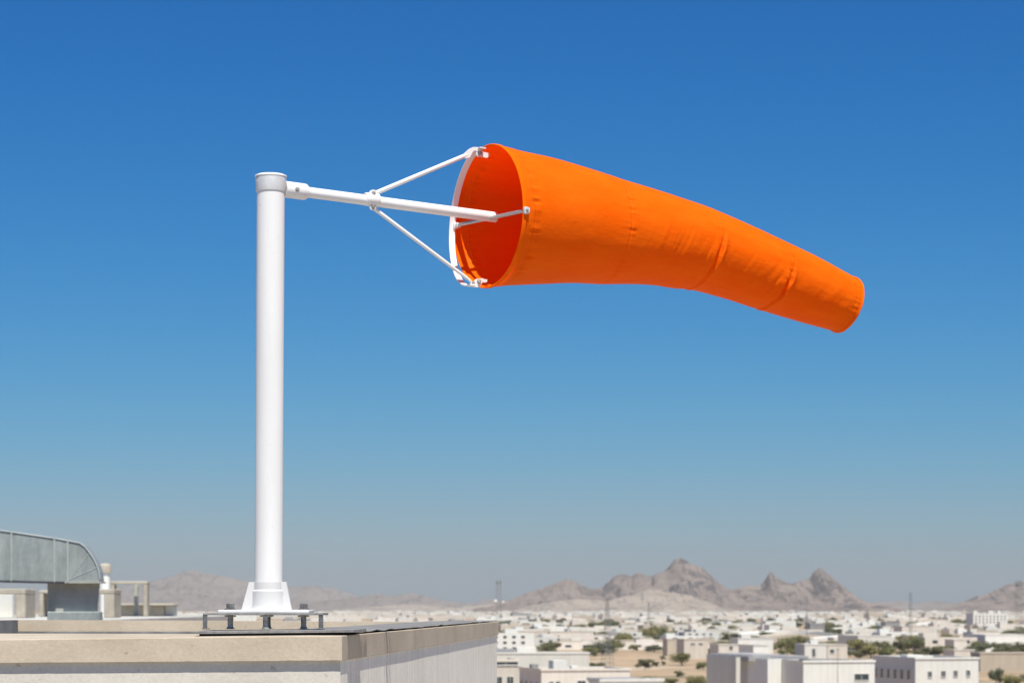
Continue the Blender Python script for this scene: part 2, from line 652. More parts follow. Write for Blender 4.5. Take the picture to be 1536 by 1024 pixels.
def s_of_px(x):
    lo, hi = 0.0, LEN
    for _ in range(40):
        m = (lo + hi) / 2
        c = cat(cent, m)
        if c.x / c.y * F + CX < x:
            lo = m
        else:
            hi = m
    return lo


def ring_frame(s):
    T = (cat(cent, min(s + 0.02, LEN)) - cat(cent, max(s - 0.02, 0))).normalized()
    near = Vector((AX.y, -AX.x, 0)).normalized()      # horizontal, towards us
    v = T.cross(near)
    v = -v if v.z < 0 else v
    return T, near, v


S_HEM, S_A, S_B, S_C = 0.066, s_of_px(905), s_of_px(1044), s_of_px(1153)


def gau(x, w):
    return math.exp(-(x / w) ** 2)


def smooth(a, b, x):
    t = min(max((x - a) / (b - a), 0), 1)
    return t * t * (3 - 2 * t)


def disp(s, ph):
    """cloth relief; ph = 0 top, pi/2 nearest to us, pi bottom"""
    cp, sp = math.cos(ph), math.sin(ph)
    d = 0.0
    n1 = noise.noise((cp * 2.2, sp * 2.2, s * 3.0))
    n2 = noise.noise((cp * 6 + 7, sp * 6, s * 9.0))
    d += 0.0022 * n1 + 0.0007 * n2
    # stitched seams: thin groove and puckers either side
    for s0, amp, pk in ((S_HEM, 1.6, 2.0), (S_A, 1.6, 1.5), (S_B, 0.9, 0.5), (S_C, 0.9, 0.6), (LEN - 0.035, 0.8, 0.35)):
        w = (s - s0) + 0.005 * noise.noise((cp * 3, sp * 3, s0 * 7))
        if abs(w) > 0.12:
            continue
        d -= 0.0022 * amp * gau(w, 0.0032)
        puck = noise.noise((cp * 15, sp * 15, s0 * 9 + s * 3)) + 0.7 * noise.noise((cp * 34, sp * 34, s0 * 5 + s * 5))
        lobe = 0.25 + 0.75 * max(0, noise.noise((cp * 1.7, sp * 1.7, s0 + 3)) + 0.5)
        d += 0.0058 * pk * puck * (gau(w - 0.012, 0.020) + 0.5 * gau(w + 0.010, 0.014)) * lobe
    # hem is a folded double layer
    d += 0.0022 * (1 - smooth(S_HEM - 0.003, S_HEM + 0.003, s))
    # drag folds running down from the shoulder of the bend: uneven, broken up
    fold = noise.noise(((s + ph * 0.062) * 19, ph * 0.8, 3.1)) + 0.55 * noise.noise(((s + ph * 0.075) * 41, ph * 1.3, 8.2))
    fmod = 0.45 + 0.9 * max(0, noise.noise((s * 5, ph * 1.2, 5.5)) + 0.25)
    m = gau(ph - 2.0, 0.62) * smooth(S_A - 0.02, S_A + 0.14, s) * (1 - smooth(S_B - 0.08, S_B, s))
    d += 0.0056 * m * fold * fmod
    m = gau(ph - 2.05, 0.6) * smooth(S_B + 0.02, S_B + 0.08, s) * (1 - smooth(S_C - 0.05, S_C, s))
    d += 0.0036 * m * fold * fmod
    m = gau(ph - 1.9, 0.9) * smooth(S_C + 0.02, S_C + 0.08, s) * (1 - smooth(LEN - 0.10, LEN - 0.03, s))
    d += 0.0026 * m * fold * fmod
    m = gau(ph - 1.1, 0.9) * smooth(S_HEM, S_HEM + 0.05, s)
    d += 0.0016 * m * noise.noise(((s - ph * 0.10) * 15, ph * 1.1, 1.7))
    # belly that hangs before the bend
    d += 0.007 * gau(ph - PI, 0.6) * gau(s - (S_B - 0.085), 0.075)
    # the two kinks
    for s0, pc, A, sl in ((S_B + 0.012, 1.85, 0.0125, 0.030), (S_C + 0.012, 1.95, 0.0125, 0.026)):
        q = (s - s0) - sl * (ph - pc) * -0.55 + 0.006 * noise.noise((cp * 5, sp * 5, s0 * 3))
        msk = gau(ph - pc, 0.40)
        d += msk * A * (0.95 * gau(q - 0.018, 0.012) - 1.05 * gau(q, 0.0085) + 0.55 * gau(q + 0.022, 0.016))
        low = smooth(pc - 0.1, pc + 0.4, ph) * (1 - smooth(PI - 0.05, PI + 0.5, ph))
        d += low * (0.0045 * gau(q - 0.015, 0.014) - 0.0055 * gau(q, 0.008))
        q2 = q + 0.045 + 0.03 * (ph - pc)
        d += gau(ph - pc - 0.15, 0.3) * 0.0028 * (gau(q2, 0.010) - 0.8 * gau(q2 + 0.014, 0.009))
    return d


windsock = thing('windsock', cent[0], 'orange fabric windsock blown out and drooping to the right from the hoop', 'windsock')
NS, NA = 860, 250
bm = bmesh.new()
uvl = bm.loops.layers.uv.new('UVMap')
rows = []
svals = [LEN * k / (NS - 1) for k in range(NS)]
for s in svals:
    T, near, v = ring_frame(s)
    c = cat(cent, s)
    r = cat(rads, s)
    r += 0.004 * (gau(s - S_A, 0.02) * 0 )
    row = []
    for k in range(NA):
        ph = 2 * PI * k / NA
        rr = r - 0.002 + disp(s, ph)
        row.append(bm.verts.new(c + (v * math.cos(ph) + near * math.sin(ph)) * rr))
    rows.append(row)
for i in range(NS - 1):
    for k in range(NA):
        k2 = (k + 1) % NA
        f = bm.faces.new((rows[i][k], rows[i + 1][k], rows[i + 1][k2], rows[i][k2]))
        us = ((svals[i], k), (svals[i + 1], k), (svals[i + 1], k + 1), (svals[i], k + 1))
        for lp, (a, b) in zip(f.loops, us):
            lp[uvl].uv = (a, b / NA * 1.6)
bmesh.ops.recalc_face_normals(bm, faces=bm.faces)
sleeve = part('sleeve', bm, M['fabric'], windsock, 180)


def hem_ring(s0, width, over, name):
    bm = bmesh.new()
    T, near, v = ring_frame(s0)
    rings = []
    c0 = cat(cent, s0)
    r0 = cat(rads, s0)
    prof = [(-0.0035, 0.0), (-0.0020, -over), (0.0015, -over * 1.6), (0.0034, -over), (0.0042, 0.002), (0.0040, width - 0.003), (0.0030, width), (-0.0026, width)]
    n = 140
    for k in range(n):
        ph = 2 * PI * k / n
        rd = v * math.cos(ph) + near * math.sin(ph)
        wob = 0.0016 * noise.noise((math.cos(ph) * 4, math.sin(ph) * 4, s0 * 5))
        dd = disp(s0, ph) * 0.6
        rings.append([bm.verts.new(c0 + rd * (r0 - 0.001 + dr + dd) + T * (h + wob)) for dr, h in prof])
    m = len(prof)
    for k in range(n):
        a, b = rings[k], rings[(k + 1) % n]
        for i in range(m):
            bm.faces.new((a[i], a[(i + 1) % m], b[(i + 1) % m], b[i]))
    bmesh.ops.recalc_face_normals(bm, faces=bm.faces)
    return part(name, bm, M['hem'], sleeve, 50)


hem_ring(0.0, 0.014, 0.003, 'mouth_hem')
hem_ring(LEN, 0.0005, 0.006, 'tail_hem')

# cross rod through the arm end, clipped to the rim (belongs to the frame)
T0, near0, v0 = ring_frame(0.0)
rimR = rads[0]
rn = cent[0] + near0 * (rimR + 0.001) + v0 * -0.014 + T0 * 0.010
rf = cent[0] - near0 * (rimR - 0.006) + v0 * -0.004
bm = bmesh.new()
tube(bm, [rn, rn.lerp(rf, 0.06), rn.lerp(rf, 0.94), rf], [0.0085] * 4, 18)
rod = part('cross_rod', bm, M['rod'], mast)
for c, s1 in ((rn, 1), (rf, -1)):
    bm = bmesh.new()
    ex, ey, ez = T0, near0, v0
    mt = Matrix((( *ex, ), ( *ey, ), ( *ez, ))).transposed().to_4x4()
    mt.translation = c + near0 * (0.004 if s1 > 0 else 0.012)
    bx(bm, -0.013, 0.009, -0.010, 0.008, -0.015, 0.015, 0.003, 2, mt)
    bx(bm, 0.0085, 0.016, -0.006, 0.006, -0.008, 0.012, 0.002, 2, mt)
    if s1 < 0:
        bx(bm, -0.010, 0.012, 0.012, 0.030, -0.011, 0.009, 0.003, 2, mt)
    ro = part('rim_clip', bm, M['paint'] if s1 < 0 else M['alu'], rod)
    bm = bmesh.new()
    hexbolt(bm, c + near0 * (0.0125 if s1 > 0 else 0.024) + v0 * 0.003, near0, 0.005, 0.006)
    part('bolt', bm, M['steel'], ro)

# mast foot
bm = bmesh.new()
sl = PR + 0.0085
lathe(bm, [(PR, 0.1165), (PR + 0.002, 0.116), (PR + 0.003, 0.085), (sl, 0.078), (sl + 0.001, 0.02), (sl + 0.004, 0.005), (sl + 0.008, 0.0)], base, Vector((0, 0, 1)), 64)
foot = part('foot_sleeve', bm, M['casting'], mast, 30)
for sg in (-1, 1):
    bm = bmesh.new()
    y0 = base.y - 0.02
    zb = base.z
    xo, xt = (0.111, 0.079) if sg < 0 else (0.099, 0.0765)
    pts = [(base.x + sg * (PR - 0.01), y0, zb), (base.x + sg * xo, y0, zb), (base.x + sg * xt, y0, zb + 0.117), (base.x + sg * (PR - 0.01), y0, zb + 0.117)]
    prism(bm, pts, Vector((0, 0.04, 0)))
    part('gusset', bm, M['casting'], foot, 30)
for sg in (-1, 1):
    bm = bmesh.new()
    zb = base.z
    pts = [(base.x - 0.006, base.y + sg * (PR - 0.01), zb), (base.x - 0.006, base.y + sg * 0.1, zb), (base.x - 0.006, base.y + sg * 0.079, zb + 0.117), (base.x - 0.006, base.y + sg * (PR - 0.01), zb + 0.117)]
    if sg > 0:
        prism(bm, pts, Vector((0.012, 0, 0)))
        part('gusset', bm, M['casting'], foot, 30)
    else:
        bm.free()

zf = base.z
bm = bmesh.new()
bx(bm, base.x - 0.195, base.x + 0.182, base.y - 0.15, base.y + 0.15, zf - 0.0125, zf, 0.002, 2)
part('flange_plate', bm, M['paint'], mast)
bm = bmesh.new()
xl, xr = P(311, 0, DP).x, P(488.5, 0, DP).x
zt = zf - 0.0128
# open frame of flat bar
for (ya, yb) in ((base.y - 0.165, base.y - 0.105), (base.y + 0.105, base.y + 0.165)):
    bx(bm, xl, xr, ya, yb, zt - 0.009, zt, 0.001, 1)
bx(bm, xl, xl + 0.06, base.y - 0.105, base.y + 0.105, zt - 0.009, zt, 0.001, 1)
bx(bm, xr - 0.06, xr, base.y - 0.105, base.y + 0.105, zt - 0.009, zt, 0.001, 1)
standf = part('stand_frame', bm, M['darksteel'], mast)
plate_top = ZC - 0.0970
for lx in (xl, xr):
    for ly in (base.y - 0.163,):
        bm = bmesh.new()
        sx = 1 if lx == xl else -1
        a, b = sorted((lx, lx + sx * 0.018))
        bx(bm, a, b, ly, ly + 0.005, plate_top, zt - 0.009, 0.0008, 1)
        a, b = sorted((lx, lx + sx * 0.005))
        bx(bm, a, b, ly + 0.005, ly + 0.024, plate_top, zt - 0.009, 0.0008, 1)
        a, b = sorted((lx - sx * 0.004, lx + sx * 0.026))
        bx(bm, a, b, ly - 0.005, ly + 0.028, plate_top, plate_top + 0.004, 0.0008, 1)
        part('leg', bm, M['bolt'], standf)

for bxp, by, head in ((345.5, base.y - 0.06, 1), (398.5, base.y - 0.13, 0), (455.5, base.y - 0.06, 1), (402, base.y + 0.13, 1)):
    X = P(bxp, 0, by).x
    bm = bmesh.new()
    Z = Vector((0, 0, 1))
    lathe(bm, [(0.0115, plate_top - zf), (0.0115, 0.0)], (X, by, zf), Z, 24)
    b = part('anchor_bolt', bm, M['steel'], mast)
    bm = bmesh.new()
    if head:
        hexbolt(bm, (X, by, zf + 0.0004), Z, 0.0185, 0.026)
        part('bolt_head', bm, M['bolt'], b)
        bm = bmesh.new()
    hexbolt(bm, (X, by, plate_top + 0.0005), Z, 0.0165, 0.008, True)
    part('nut', bm, M['steel'], b)
    bm = bmesh.new()
    lathe(bm, [(0.0115, 0), (0.024, 0.0), (0.024, 0.006), (0.0115, 0.006)], (X, by, zt - 0.016), Z, 24)
    part('washer', bm, M['steel'], b)

# base plate on packers
bm = bmesh.new()
yf = base.y - 0.235
yb = base.y + 0.20
rdir = Vector((248, 4000, 0)).normalized()
X0, X1 = P(292, 0, yf).x, P(531, 0, yf).x
corners = [(X0, yf), (X1, yf), (X1 + rdir.x / rdir.y * (yb - yf), yb), (X0 + rdir.x / rdir.y * (yb - yf), yb)]


def zslope(x):
    return -0.0065 * (X1 - x) / (X1 - X0)


poly = [(x, y, plate_top - 0.0125 + zslope(x)) for x, y in corners]
prism(bm, poly, Vector((0, 0, 0.012)))
bmesh.ops.bevel(bm, geom=list(bm.edges), offset=0.0012, segments=1, affect='EDGES')
part('base_plate', bm, M['darksteel'], mast)
bm = bmesh.new()
ins = 0.018
pts = []
xa, xb = X0 + 0.012, X1 - 0.065
ya, yb2 = yf + 0.012, yb - 0.03
pts = [(xa + 0.02, ya), (xb, ya), (xb + 0.02, yb2), (xa + 0.02, yb2), (xa + 0.004, yb2 - 0.02), (xa, yb2 - 0.05), (xa, ya + 0.05), (xa + 0.005, ya + 0.015)]
prism(bm, [(x, y, ZC - 0.131) for x, y in pts], Vector((0, 0, 0.131 - 0.1155 + 0.0002)))
pad = part('rubber_pad', bm, M['rubber'], mast)

# ------------------------------------------------------------------ 3. our own building: parapet box, deck and body
rd = rdir                                             # along the right-hand wall
ld = Vector((-rdir.y, rdir.x, 0))                     # along the front wall to the left
A = P(513, 953, 10.8)
A.z = 0
LF, LR = 4.1, 9.47
CORN = [A, A + rd * LR, A + rd * LR + ld * LF, A + ld * LF]
ZT = [-0.1215, -0.1218, -0.106, -0.1215 - 0.0118 * LF]          # outer top edge at each corner
ZI = [-0.1195, -0.1205, -0.1055, -0.116]                       # inner top edge
ZB = [-0.2228, -0.2210, -0.206, -0.2228 - 0.0082 * LF]           # outer bottom edge
WC = 0.52
INW = [rd * WC + ld * WC, -rd * WC + ld * WC, -rd * WC - ld * WC, rd * WC - ld * WC]
OH = [0.0215, 0.0095, 0.03, 0.03]                                # overhang: front, right, far, left

center = A + rd * LR / 2 + ld * LF / 2
bld = thing('rooftop_building', (center.x, center.y, 0), 'pale rendered building with tan concrete coping carrying the mast', 'building')
bld['_w'] = 1


def coping():
    bm = bmesh.new()
    sides = [(3, 0), (0, 1), (1, 2), (2, 3)]
    loops = []
    for (i, j) in sides:
        L = (CORN[j] - CORN[i]).length
        n = int(L / 0.03)
        for k in range(n):
            t = k / n
            o = CORN[i].lerp(CORN[j], t)
            inn = (CORN[i] + INW[i]).lerp(CORN[j] + INW[j], t)
            zt, zi, zb = (ZT[i] * (1 - t) + ZT[j] * t, ZI[i] * (1 - t) + ZI[j] * t, ZB[i] * (1 - t) + ZB[j] * t)
            w = (inn - o).normalized()
            e = 0.0022 + (0.0022 if i == 3 else 0.0008) * max(0, noise.noise((o.x * 9, o.y * 9, 1))) + (0.006 if i == 3 else 0.001) * max(0, noise.noise((o.x * 30, o.y * 30, 4)) - 0.35)
            e2 = 0.002 + 0.003 * max(0, noise.noise((o.x * 24, o.y * 24, 9)))
            wob = 0.0006 * noise.noise((o.x * 0.8, o.y * 0.8, 2))
            pts = [o + w * (wob + 0.0) + Vector((0, 0, zb + e2)), o + w * wob + Vector((0, 0, zt - e)), o + w * (wob + e) + Vector((0, 0, zt)),
                   inn + Vector((0, 0, zi)), inn + Vector((0, 0, zi - 0.085)),
                   o + w * (0.10) + Vector((0, 0, zb - 0.0015 + 0.001)), o + w * (e2) + Vector((0, 0, zb))]
            loops.append([bm.verts.new(p + Vector((0, 0, ZC))) for p in pts])
    n = len(loops)
    m = len(loops[0])
    for a in range(n):
        p, q = loops[a], loops[(a + 1) % n]
        for i in range(m):
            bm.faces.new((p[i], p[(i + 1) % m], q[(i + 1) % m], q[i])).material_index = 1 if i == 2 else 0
    bmesh.ops.recalc_face_normals(bm, faces=bm.faces)
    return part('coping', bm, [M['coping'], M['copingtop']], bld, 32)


cop = coping()

# walls under the coping (hollow ring), one mesh per face
def wall_ring():
    O = [CORN[0] + rd * OH[0] + ld * OH[1], CORN[1] - rd * OH[2] + ld * OH[1], CORN[2] - rd * OH[2] - ld * OH[3], CORN[3] + rd * OH[0] - ld * OH[3]]
    I = [CORN[k] + INW[k] * 0.8 for k in range(4)]
    zb = ZC - 1.65
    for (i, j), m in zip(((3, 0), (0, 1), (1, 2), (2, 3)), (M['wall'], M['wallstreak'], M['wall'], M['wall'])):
        bm = bmesh.new()
        q = []
        zi, zj = ZC + ZB[i] + 0.0005, ZC + ZB[j] + 0.0005
        v = lambda p, z: bm.verts.new((p.x, p.y, z))
        o1, o2, o3, o4 = v(O[i], zb), v(O[j], zb), v(O[j], zj), v(O[i], zi)
        n1, n2, n3, n4 = v(I[i], zb), v(I[j], zb), v(I[j], zj), v(I[i], zi)
        for f in ((o1, o2, o3, o4), (n2, n1, n4, n3), (o4, o3, n3, n4), (n1, n2, o2, o1)):
            bm.faces.new(f)
        part('wall', bm, m, bld)


wall_ring()
bm = bmesh.new()
pts = [CORN[k] + INW[k] * 0.82 for k in range(4)]
prism(bm, [(p.x, p.y, ZC - 0.55) for p in pts], Vector((0, 0, 0.12)))
part('inner_roof', bm, M['roofgrey'], bld)
# bitumen upstand along the far inner face, and bitumen sheet over the right coping
bm = bmesh.new()
p1, p2 = CORN[1] + INW[1], CORN[2] + INW[2]
off = -rd * 0.012
for zz0, zz1 in ((-0.43, -0.192),):
    prism(bm, [p1 + Vector((0, 0, ZC + zz0)), p2 + Vector((0, 0, ZC + zz0)), p2 + Vector((0, 0, ZC + zz1)), p1 + Vector((0, 0, ZC + zz1))], off)
p3, p4 = CORN[2] + INW[2], CORN[3] + INW[3]
prism(bm, [p + Vector((0, 0, ZC + z)) for p, z in ((p3, -0.43), (p4, -0.43), (p4, -0.117), (p3, -0.1065))], -ld * 0.012)  # dark strip standing in for the shadow on the left inner face
part('upstand_and_shade_strip', bm, M['flash'], bld)
bm = bmesh.new()
n = 60
prev = None
for k in range(n + 1):
    t = k / n
    s = 0.30 + (LR - 0.32) * t
    o = A + rd * s
    zt = ZT[0] * (1 - s / LR) + ZT[1] * s / LR
    zi = ZI[0] * (1 - s / LR) + ZI[1] * s / LR
    e0 = 0.012 + 0.008 * noise.noise((s * 2, 0, 3))
    wv = 0.0015 * noise.noise((s * 5, 2, 3)) + 0.003
    f0 = 0.02 * max(0, 1 - k / 3)
    lift = 0.010 + 0.007 * noise.noise((s * 3.3, 5, 1))
    row = [bm.verts.new(o + ld * (e0 + f0 + 0.004) + Vector((0, 0, ZC + zt + lift - 0.004))), bm.verts.new(o + ld * (e0 + f0) + Vector((0, 0, ZC + zt + lift))),
           bm.verts.new(o + ld * 0.25 + Vector((0, 0, ZC + (zt + zi) / 2 + 0.006 + wv))), bm.verts.new(o + ld * (WC + 0.004) + Vector((0, 0, ZC + zi + wv + 0.001))),
           bm.verts.new(o + ld * (WC + 0.006) + Vector((0, 0, ZC + zi - 0.10)))]
    if prev:
        for i in range(4):
            bm.faces.new((prev[i], row[i], row[i + 1], prev[i + 1]))
    prev = row
bmesh.ops.recalc_face_normals(bm, faces=bm.faces)
part('roof_sheet', bm, M['flash'], bld)
# terrace that we stand on and the building below it
bm = bmesh.new()
bx(bm, -9, 3.2, -5, 24, ZC - 1.95, ZC - 1.65)
part('terrace', bm, M['roofgrey'], bld)
bm = bmesh.new()
bx(bm, -8.9, 3.1, -4.9, 23.9, 0, ZC - 1.95)
part('lower_storeys', bm, M['h_cream'], bld)

# ------------------------------------------------------------------ 4. neighbouring roof: duct, frames, pipe
DD = 40.0
RZ = ZC - 0.32
nb = thing('flat_roofed_building', (-22, 70, 0), 'wide building with a white roof deck behind the tan parapet, carrying the duct', 'building')
bm = bmesh.new()
xr_ = P(300, 0, 84).x
bx(bm, -60, xr_, 34, 92, 0, RZ - 0.25)
part('wall', bm, M['h_cream'], nb)
bm = bmesh.new()
bx(bm, -60.2, xr_ + 0.2, 33.8, 92.2, RZ - 0.2499, RZ, 0.02, 1)
part('roof_deck', bm, M['whiteroof'], nb)
bm = bmesh.new()
pl = P(40, 0, 84).x
bx(bm, pl, xr_ + 0.25, 83.6, 84.0, RZ - 0.001, ZC - 0.265, 0.01, 1)
part('kerb', bm, M['whiteroof'], nb)


def duct():
    t = thing('air_duct', (P(100, 0, DD).x, DD, RZ), 'grey galvanised air duct with elbow and riser behind the parapet', 'duct')
    d = DD
    # silhouette of duct run + elbow, extruded in depth
    tp = [(-70, 786), (0, 796.5), (17, 797.5), (82, 807), (101, 810.5), (119, 814), (133, 827), (145, 847), (150, 868), (150, 872.5)]
    bt = [(150, 872.5), (101, 872.5), (80, 874), (17, 871), (0, 870.5), (-70, 868)]
    secs = [(-70, 17), (17, 81.5), (81.5, 101.5)]

    def yt(x):
        for (x0, y0), (x1, y1) in zip(tp, tp[1:]):
            if x0 <= x <= x1:
                return y0 + (y1 - y0) * (x - x0) / max(1e-6, x1 - x0)

    def yb(x):
        return 868 + (872.8 - 868) * (x + 70) / 220
    dep = 0.40
    for (a, b) in secs:
        bm = bmesh.new()
        n = 10
        prev = None
        for k in range(n + 1):
            x = a + (b - a) * k / n
            bow = 0.012 * math.sin(PI * k / n)
            pts = []
            for j in range(7):
                u = j / 6
                pts.append(P(x, yt(x) * (1 - u) + yb(x) * u, d) + Vector((0, -bow * math.sin(PI * u), 0)))
            p0, p1 = P(x, yt(x), d), P(x, yb(x), d)
            row = [bm.verts.new(p) for p in pts] + [bm.verts.new(p1 + Vector((0, dep, 0))), bm.verts.new(p0 + Vector((0, dep, 0)))]
            m = len(row)
            if prev:
                for i in range(m):
                    bm.faces.new((prev[i], prev[(i + 1) % m], row[(i + 1) % m], row[i]))
            else:
                bm.faces.new(row)
            prev = row
        bm.faces.new(prev[::-1])
        bmesh.ops.recalc_face_normals(bm, faces=bm.faces)
        part('duct_section', bm, M['galv'], t, 20)
    bm = bmesh.new()
    ol = [(101.5, yt(101.5)), (111, 812), (119.5, 814), (127, 819.5), (134, 828), (140.5, 838), (145.5, 848), (148.5, 858), (150, 868), (149.8, 872.5), (101.5, yb(101.5))]
    prism(bm, [P(x, y, d + 0.0) for x, y in ol], Vector((0, dep, 0)))
    el = part('elbow', bm, M['galv'], t, 6)
    # joint strips
    for x in (17, 81.5, 101.5):
        bm = bmesh.new()
        q = [P(x - 1.1, yt(x) - 1.2, d - 0.022), P(x + 1.1, yt(x) - 0.9, d - 0.022), P(x + 1.1, yb(x) + 1.0, d - 0.022), P(x - 1.1, yb(x) + 1.0, d - 0.022)]
        prism(bm, q, Vector((0, dep + 0.06, 0)))
        part('joint_strip', bm, M['strip'], t)
    bm = bmesh.new()
    q = [P(97, 871.5, d - 0.014), P(152, 871.5, d - 0.014), P(152, 874.2, d - 0.014), P(97, 874.2, d - 0.014)]
    prism(bm, q, Vector((0, dep + 0.028, 0)))
    part('joint_strip', bm, M['galvdark'], t)
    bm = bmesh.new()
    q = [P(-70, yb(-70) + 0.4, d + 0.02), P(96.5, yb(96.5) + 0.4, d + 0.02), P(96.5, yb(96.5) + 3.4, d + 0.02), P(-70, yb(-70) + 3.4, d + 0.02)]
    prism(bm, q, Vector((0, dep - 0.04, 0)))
    part('underside_shade_strip', bm, M['darksteel'], t)  # dark strip added in place of the duct's shaded underside
    bm = bmesh.new()
    edge = [(-70, yt(-70)), (17, yt(17)), (82, yt(82)), (101, yt(101)), (119.5, 814), (127, 819.5), (134, 828), (140.5, 838), (145.5, 848), (148.5, 858), (150, 868)]
    for (xa, ya), (xb, yb3) in zip(edge, edge[1:]):
        tube(bm, [P(xa, ya, d - 0.006), P(xb, yb3, d - 0.006)], 0.011, 8)
    part('edge_seam', bm, M['strip'], t)
    bm = bmesh.new()
    for (xa, ya), (xb, yb3) in (((104, 869), (134, 829)), ((104, 869), (146, 850))):
        tube(bm, [P(xa, ya, d - 0.001), P(xb, yb3, d - 0.001)], 0.006, 6)
    part('cross_break', bm, M['strip'], el)
    # riser: set back under the elbow, bulging out to the right a little
    bm = bmesh.new()
    prev = None
    for y, xl_, xr2 in ((874.2, 71, 149.5), (890, 71.5, 148.5), (905, 72, 147), (917, 72, 146.5)):
        yy = 0.19
        xm = 90 if y < 880 else (88 if y < 900 else 84)
        row = [P(xl_, y, d + yy + 0.14), P(xm, y, d + yy), P(xr2, y, d + yy), P(xr2, y, d + dep), P(xl_, y, d + dep)]
        row = [bm.verts.new(p) for p in row]
        if prev:
            for i in range(5):
                bm.faces.new((prev[i], prev[(i + 1) % 5], row[(i + 1) % 5], row[i]))
        else:
            bm.faces.new(row)
        prev = row
    bm.faces.new(prev[::-1])
    bmesh.ops.recalc_face_normals(bm, faces=bm.faces)
    part('riser', bm, M['galvdark'], t, 20)
    bm = bmesh.new()
    a, b = P(69, 917, d), P(147.5, 917, d)
    bx(bm, a.x, b.x, d + 0.10, d + dep + 0.04, RZ, a.z, 0.008, 1)
    part('curb_collar', bm, M['galv'], t)


duct()

FD = 74.0


def portal(x0, x1, ytop, ybot, pw, bw, label, d=FD, dep=1.0, post2=None, name='concrete_frame', back=True):
    """open concrete frame: two posts and a beam per end"""
    c = P((x0 + x1) / 2, ybot, d)
    t = thing(name, (c.x, d, RZ), label, 'frame')
    bm = bmesh.new()
    a, b = P(x0, ytop, d), P(x1, ytop, d)
    zb = a.z - bw / F * d
    bx(bm, a.x, b.x, d, d + dep, zb, a.z, 0.02, 1)
    part('beam', bm, M['frameconc'], t)
    k = d / F
    for (pa, pb) in ((x0, x0 + pw), (x1 - pw, x1)):
        if pb <= pa:
            continue
        bm = bmesh.new()
        bx(bm, P(pa, 0, d).x + 0.003, P(pb, 0, d).x - 0.003, d + 0.003, d + dep - 0.003, RZ, zb, 0.02, 1)
        part('post', bm, M['frameconc'], t)
    return t


portal(-60, 38, 882.5, 925, 15, 8, 'thick concrete frame with a white panel at the left edge under the duct', d=70, dep=1.5)
bm = bmesh.new()
bx(bm, P(-45, 0, 72.2).x, P(19, 0, 72.2).x, 72.2, 72.5, RZ, P(0, 890.6, 72.2).z, 0.01, 1)
pn = finish('white_panel', bm, M['h_white'])
tag(pn, 'white panel standing inside the thick concrete frame under the duct', 'panel')
portal(58, 108, 884.5, 921, 7, 5, 'slim concrete frame half hidden behind the duct riser', d=78, dep=0.8)
portal(118, 171.5, 883, 921, 16, 7, 'concrete frame with a broad post right of the duct riser', d=72, dep=1.3)
tp = portal(165, 221, 871, 921, 6.5, 5, 'tall thin concrete frame with an open top right of the duct', d=80, dep=0.5)
bm = bmesh.new()
bx(bm, P(199.5, 0, 80.5).x, P(205, 0, 80.5).x, 80.7, 80.95, RZ, P(0, 876.5, 80).z - 0.002, 0.01, 1)
part('post', bm, M['galvdark'], tp)
# low stained wall
t = thing('low_wall', (P(215, 0, 82).x, 82, RZ), 'low stained concrete wall at the foot of the tall thin frame', 'wall')
bm = bmesh.new()
bx(bm, P(178, 0, 82).x, P(246, 0, 82).x, 82, 83, RZ, P(0, 908, 82).z, 0.02, 1)
part('wall_block', bm, M['frameconc'], t)
bm = bmesh.new()
bx(bm, P(176, 0, 82).x, P(262, 0, 82).x, 81.8, 83.2, P(0, 908, 82).z + 0.0005, P(0, 904.6, 82).z, 0.02, 1)
part('coping', bm, M['frameconc'], t)
bm = bmesh.new()
bx(bm, P(246, 0, 82).x + 0.002, P(260, 0, 82).x, 82.1, 82.9, RZ, P(0, 908, 82).z, 0.02, 1)
part('end_block', bm, M['whiteroof'], t)
# vent pipe
t = thing('vent_pipe', (P(156, 0, 76).x, 76, RZ), 'white vent pipe with a bent hood beside the duct elbow', 'pipe')
bm = bmesh.new()
c = P(157.5, 857.5, 76)
tube(bm, [(c.x, 76, RZ), (c.x, 76, c.z)], 0.14, 24)
part('pipe', bm, M['h_white'], t)
bm = bmesh.new()
lathe(bm, [(0.14, -0.02), (0.185, -0.015), (0.185, 0.0), (0.18, 0.15), (0.165, 0.2), (0.12, 0.235), (0.0, 0.25)], (c.x, 76, c.z), Vector((0, 0, 1)), 32)
part('hood', bm, M['frameconc'], t)

# ------------------------------------------------------------------ 5. ground and mountains
bm = bmesh.new()
gx, gy = 9000, 26000
rowsg = []
for yv in (-600, 0, 600, 1500, 3000, 6000, 12000, gy):
    rowsg.append([bm.verts.new((xv, yv, 0)) for xv in (-gx, -3000, -1000, 0, 1000, 3000, gx)])
for a, b in zip(rowsg, rowsg[1:]):
    for i in range(6):
        bm.faces.new((a[i], a[i + 1], b[i + 1], b[i]))
tag(finish('ground', bm, M['ground']), kind='structure')


def lerp_prof(prof, x):
    if x <= prof[0][0]:
        return prof[0][1]
    for (x0, y0), (x1, y1) in zip(prof, prof[1:]):
        if x <= x1:
            u = (x - x0) / (x1 - x0)
            return y0 + (y1 - y0) * u
    return prof[-1][1]


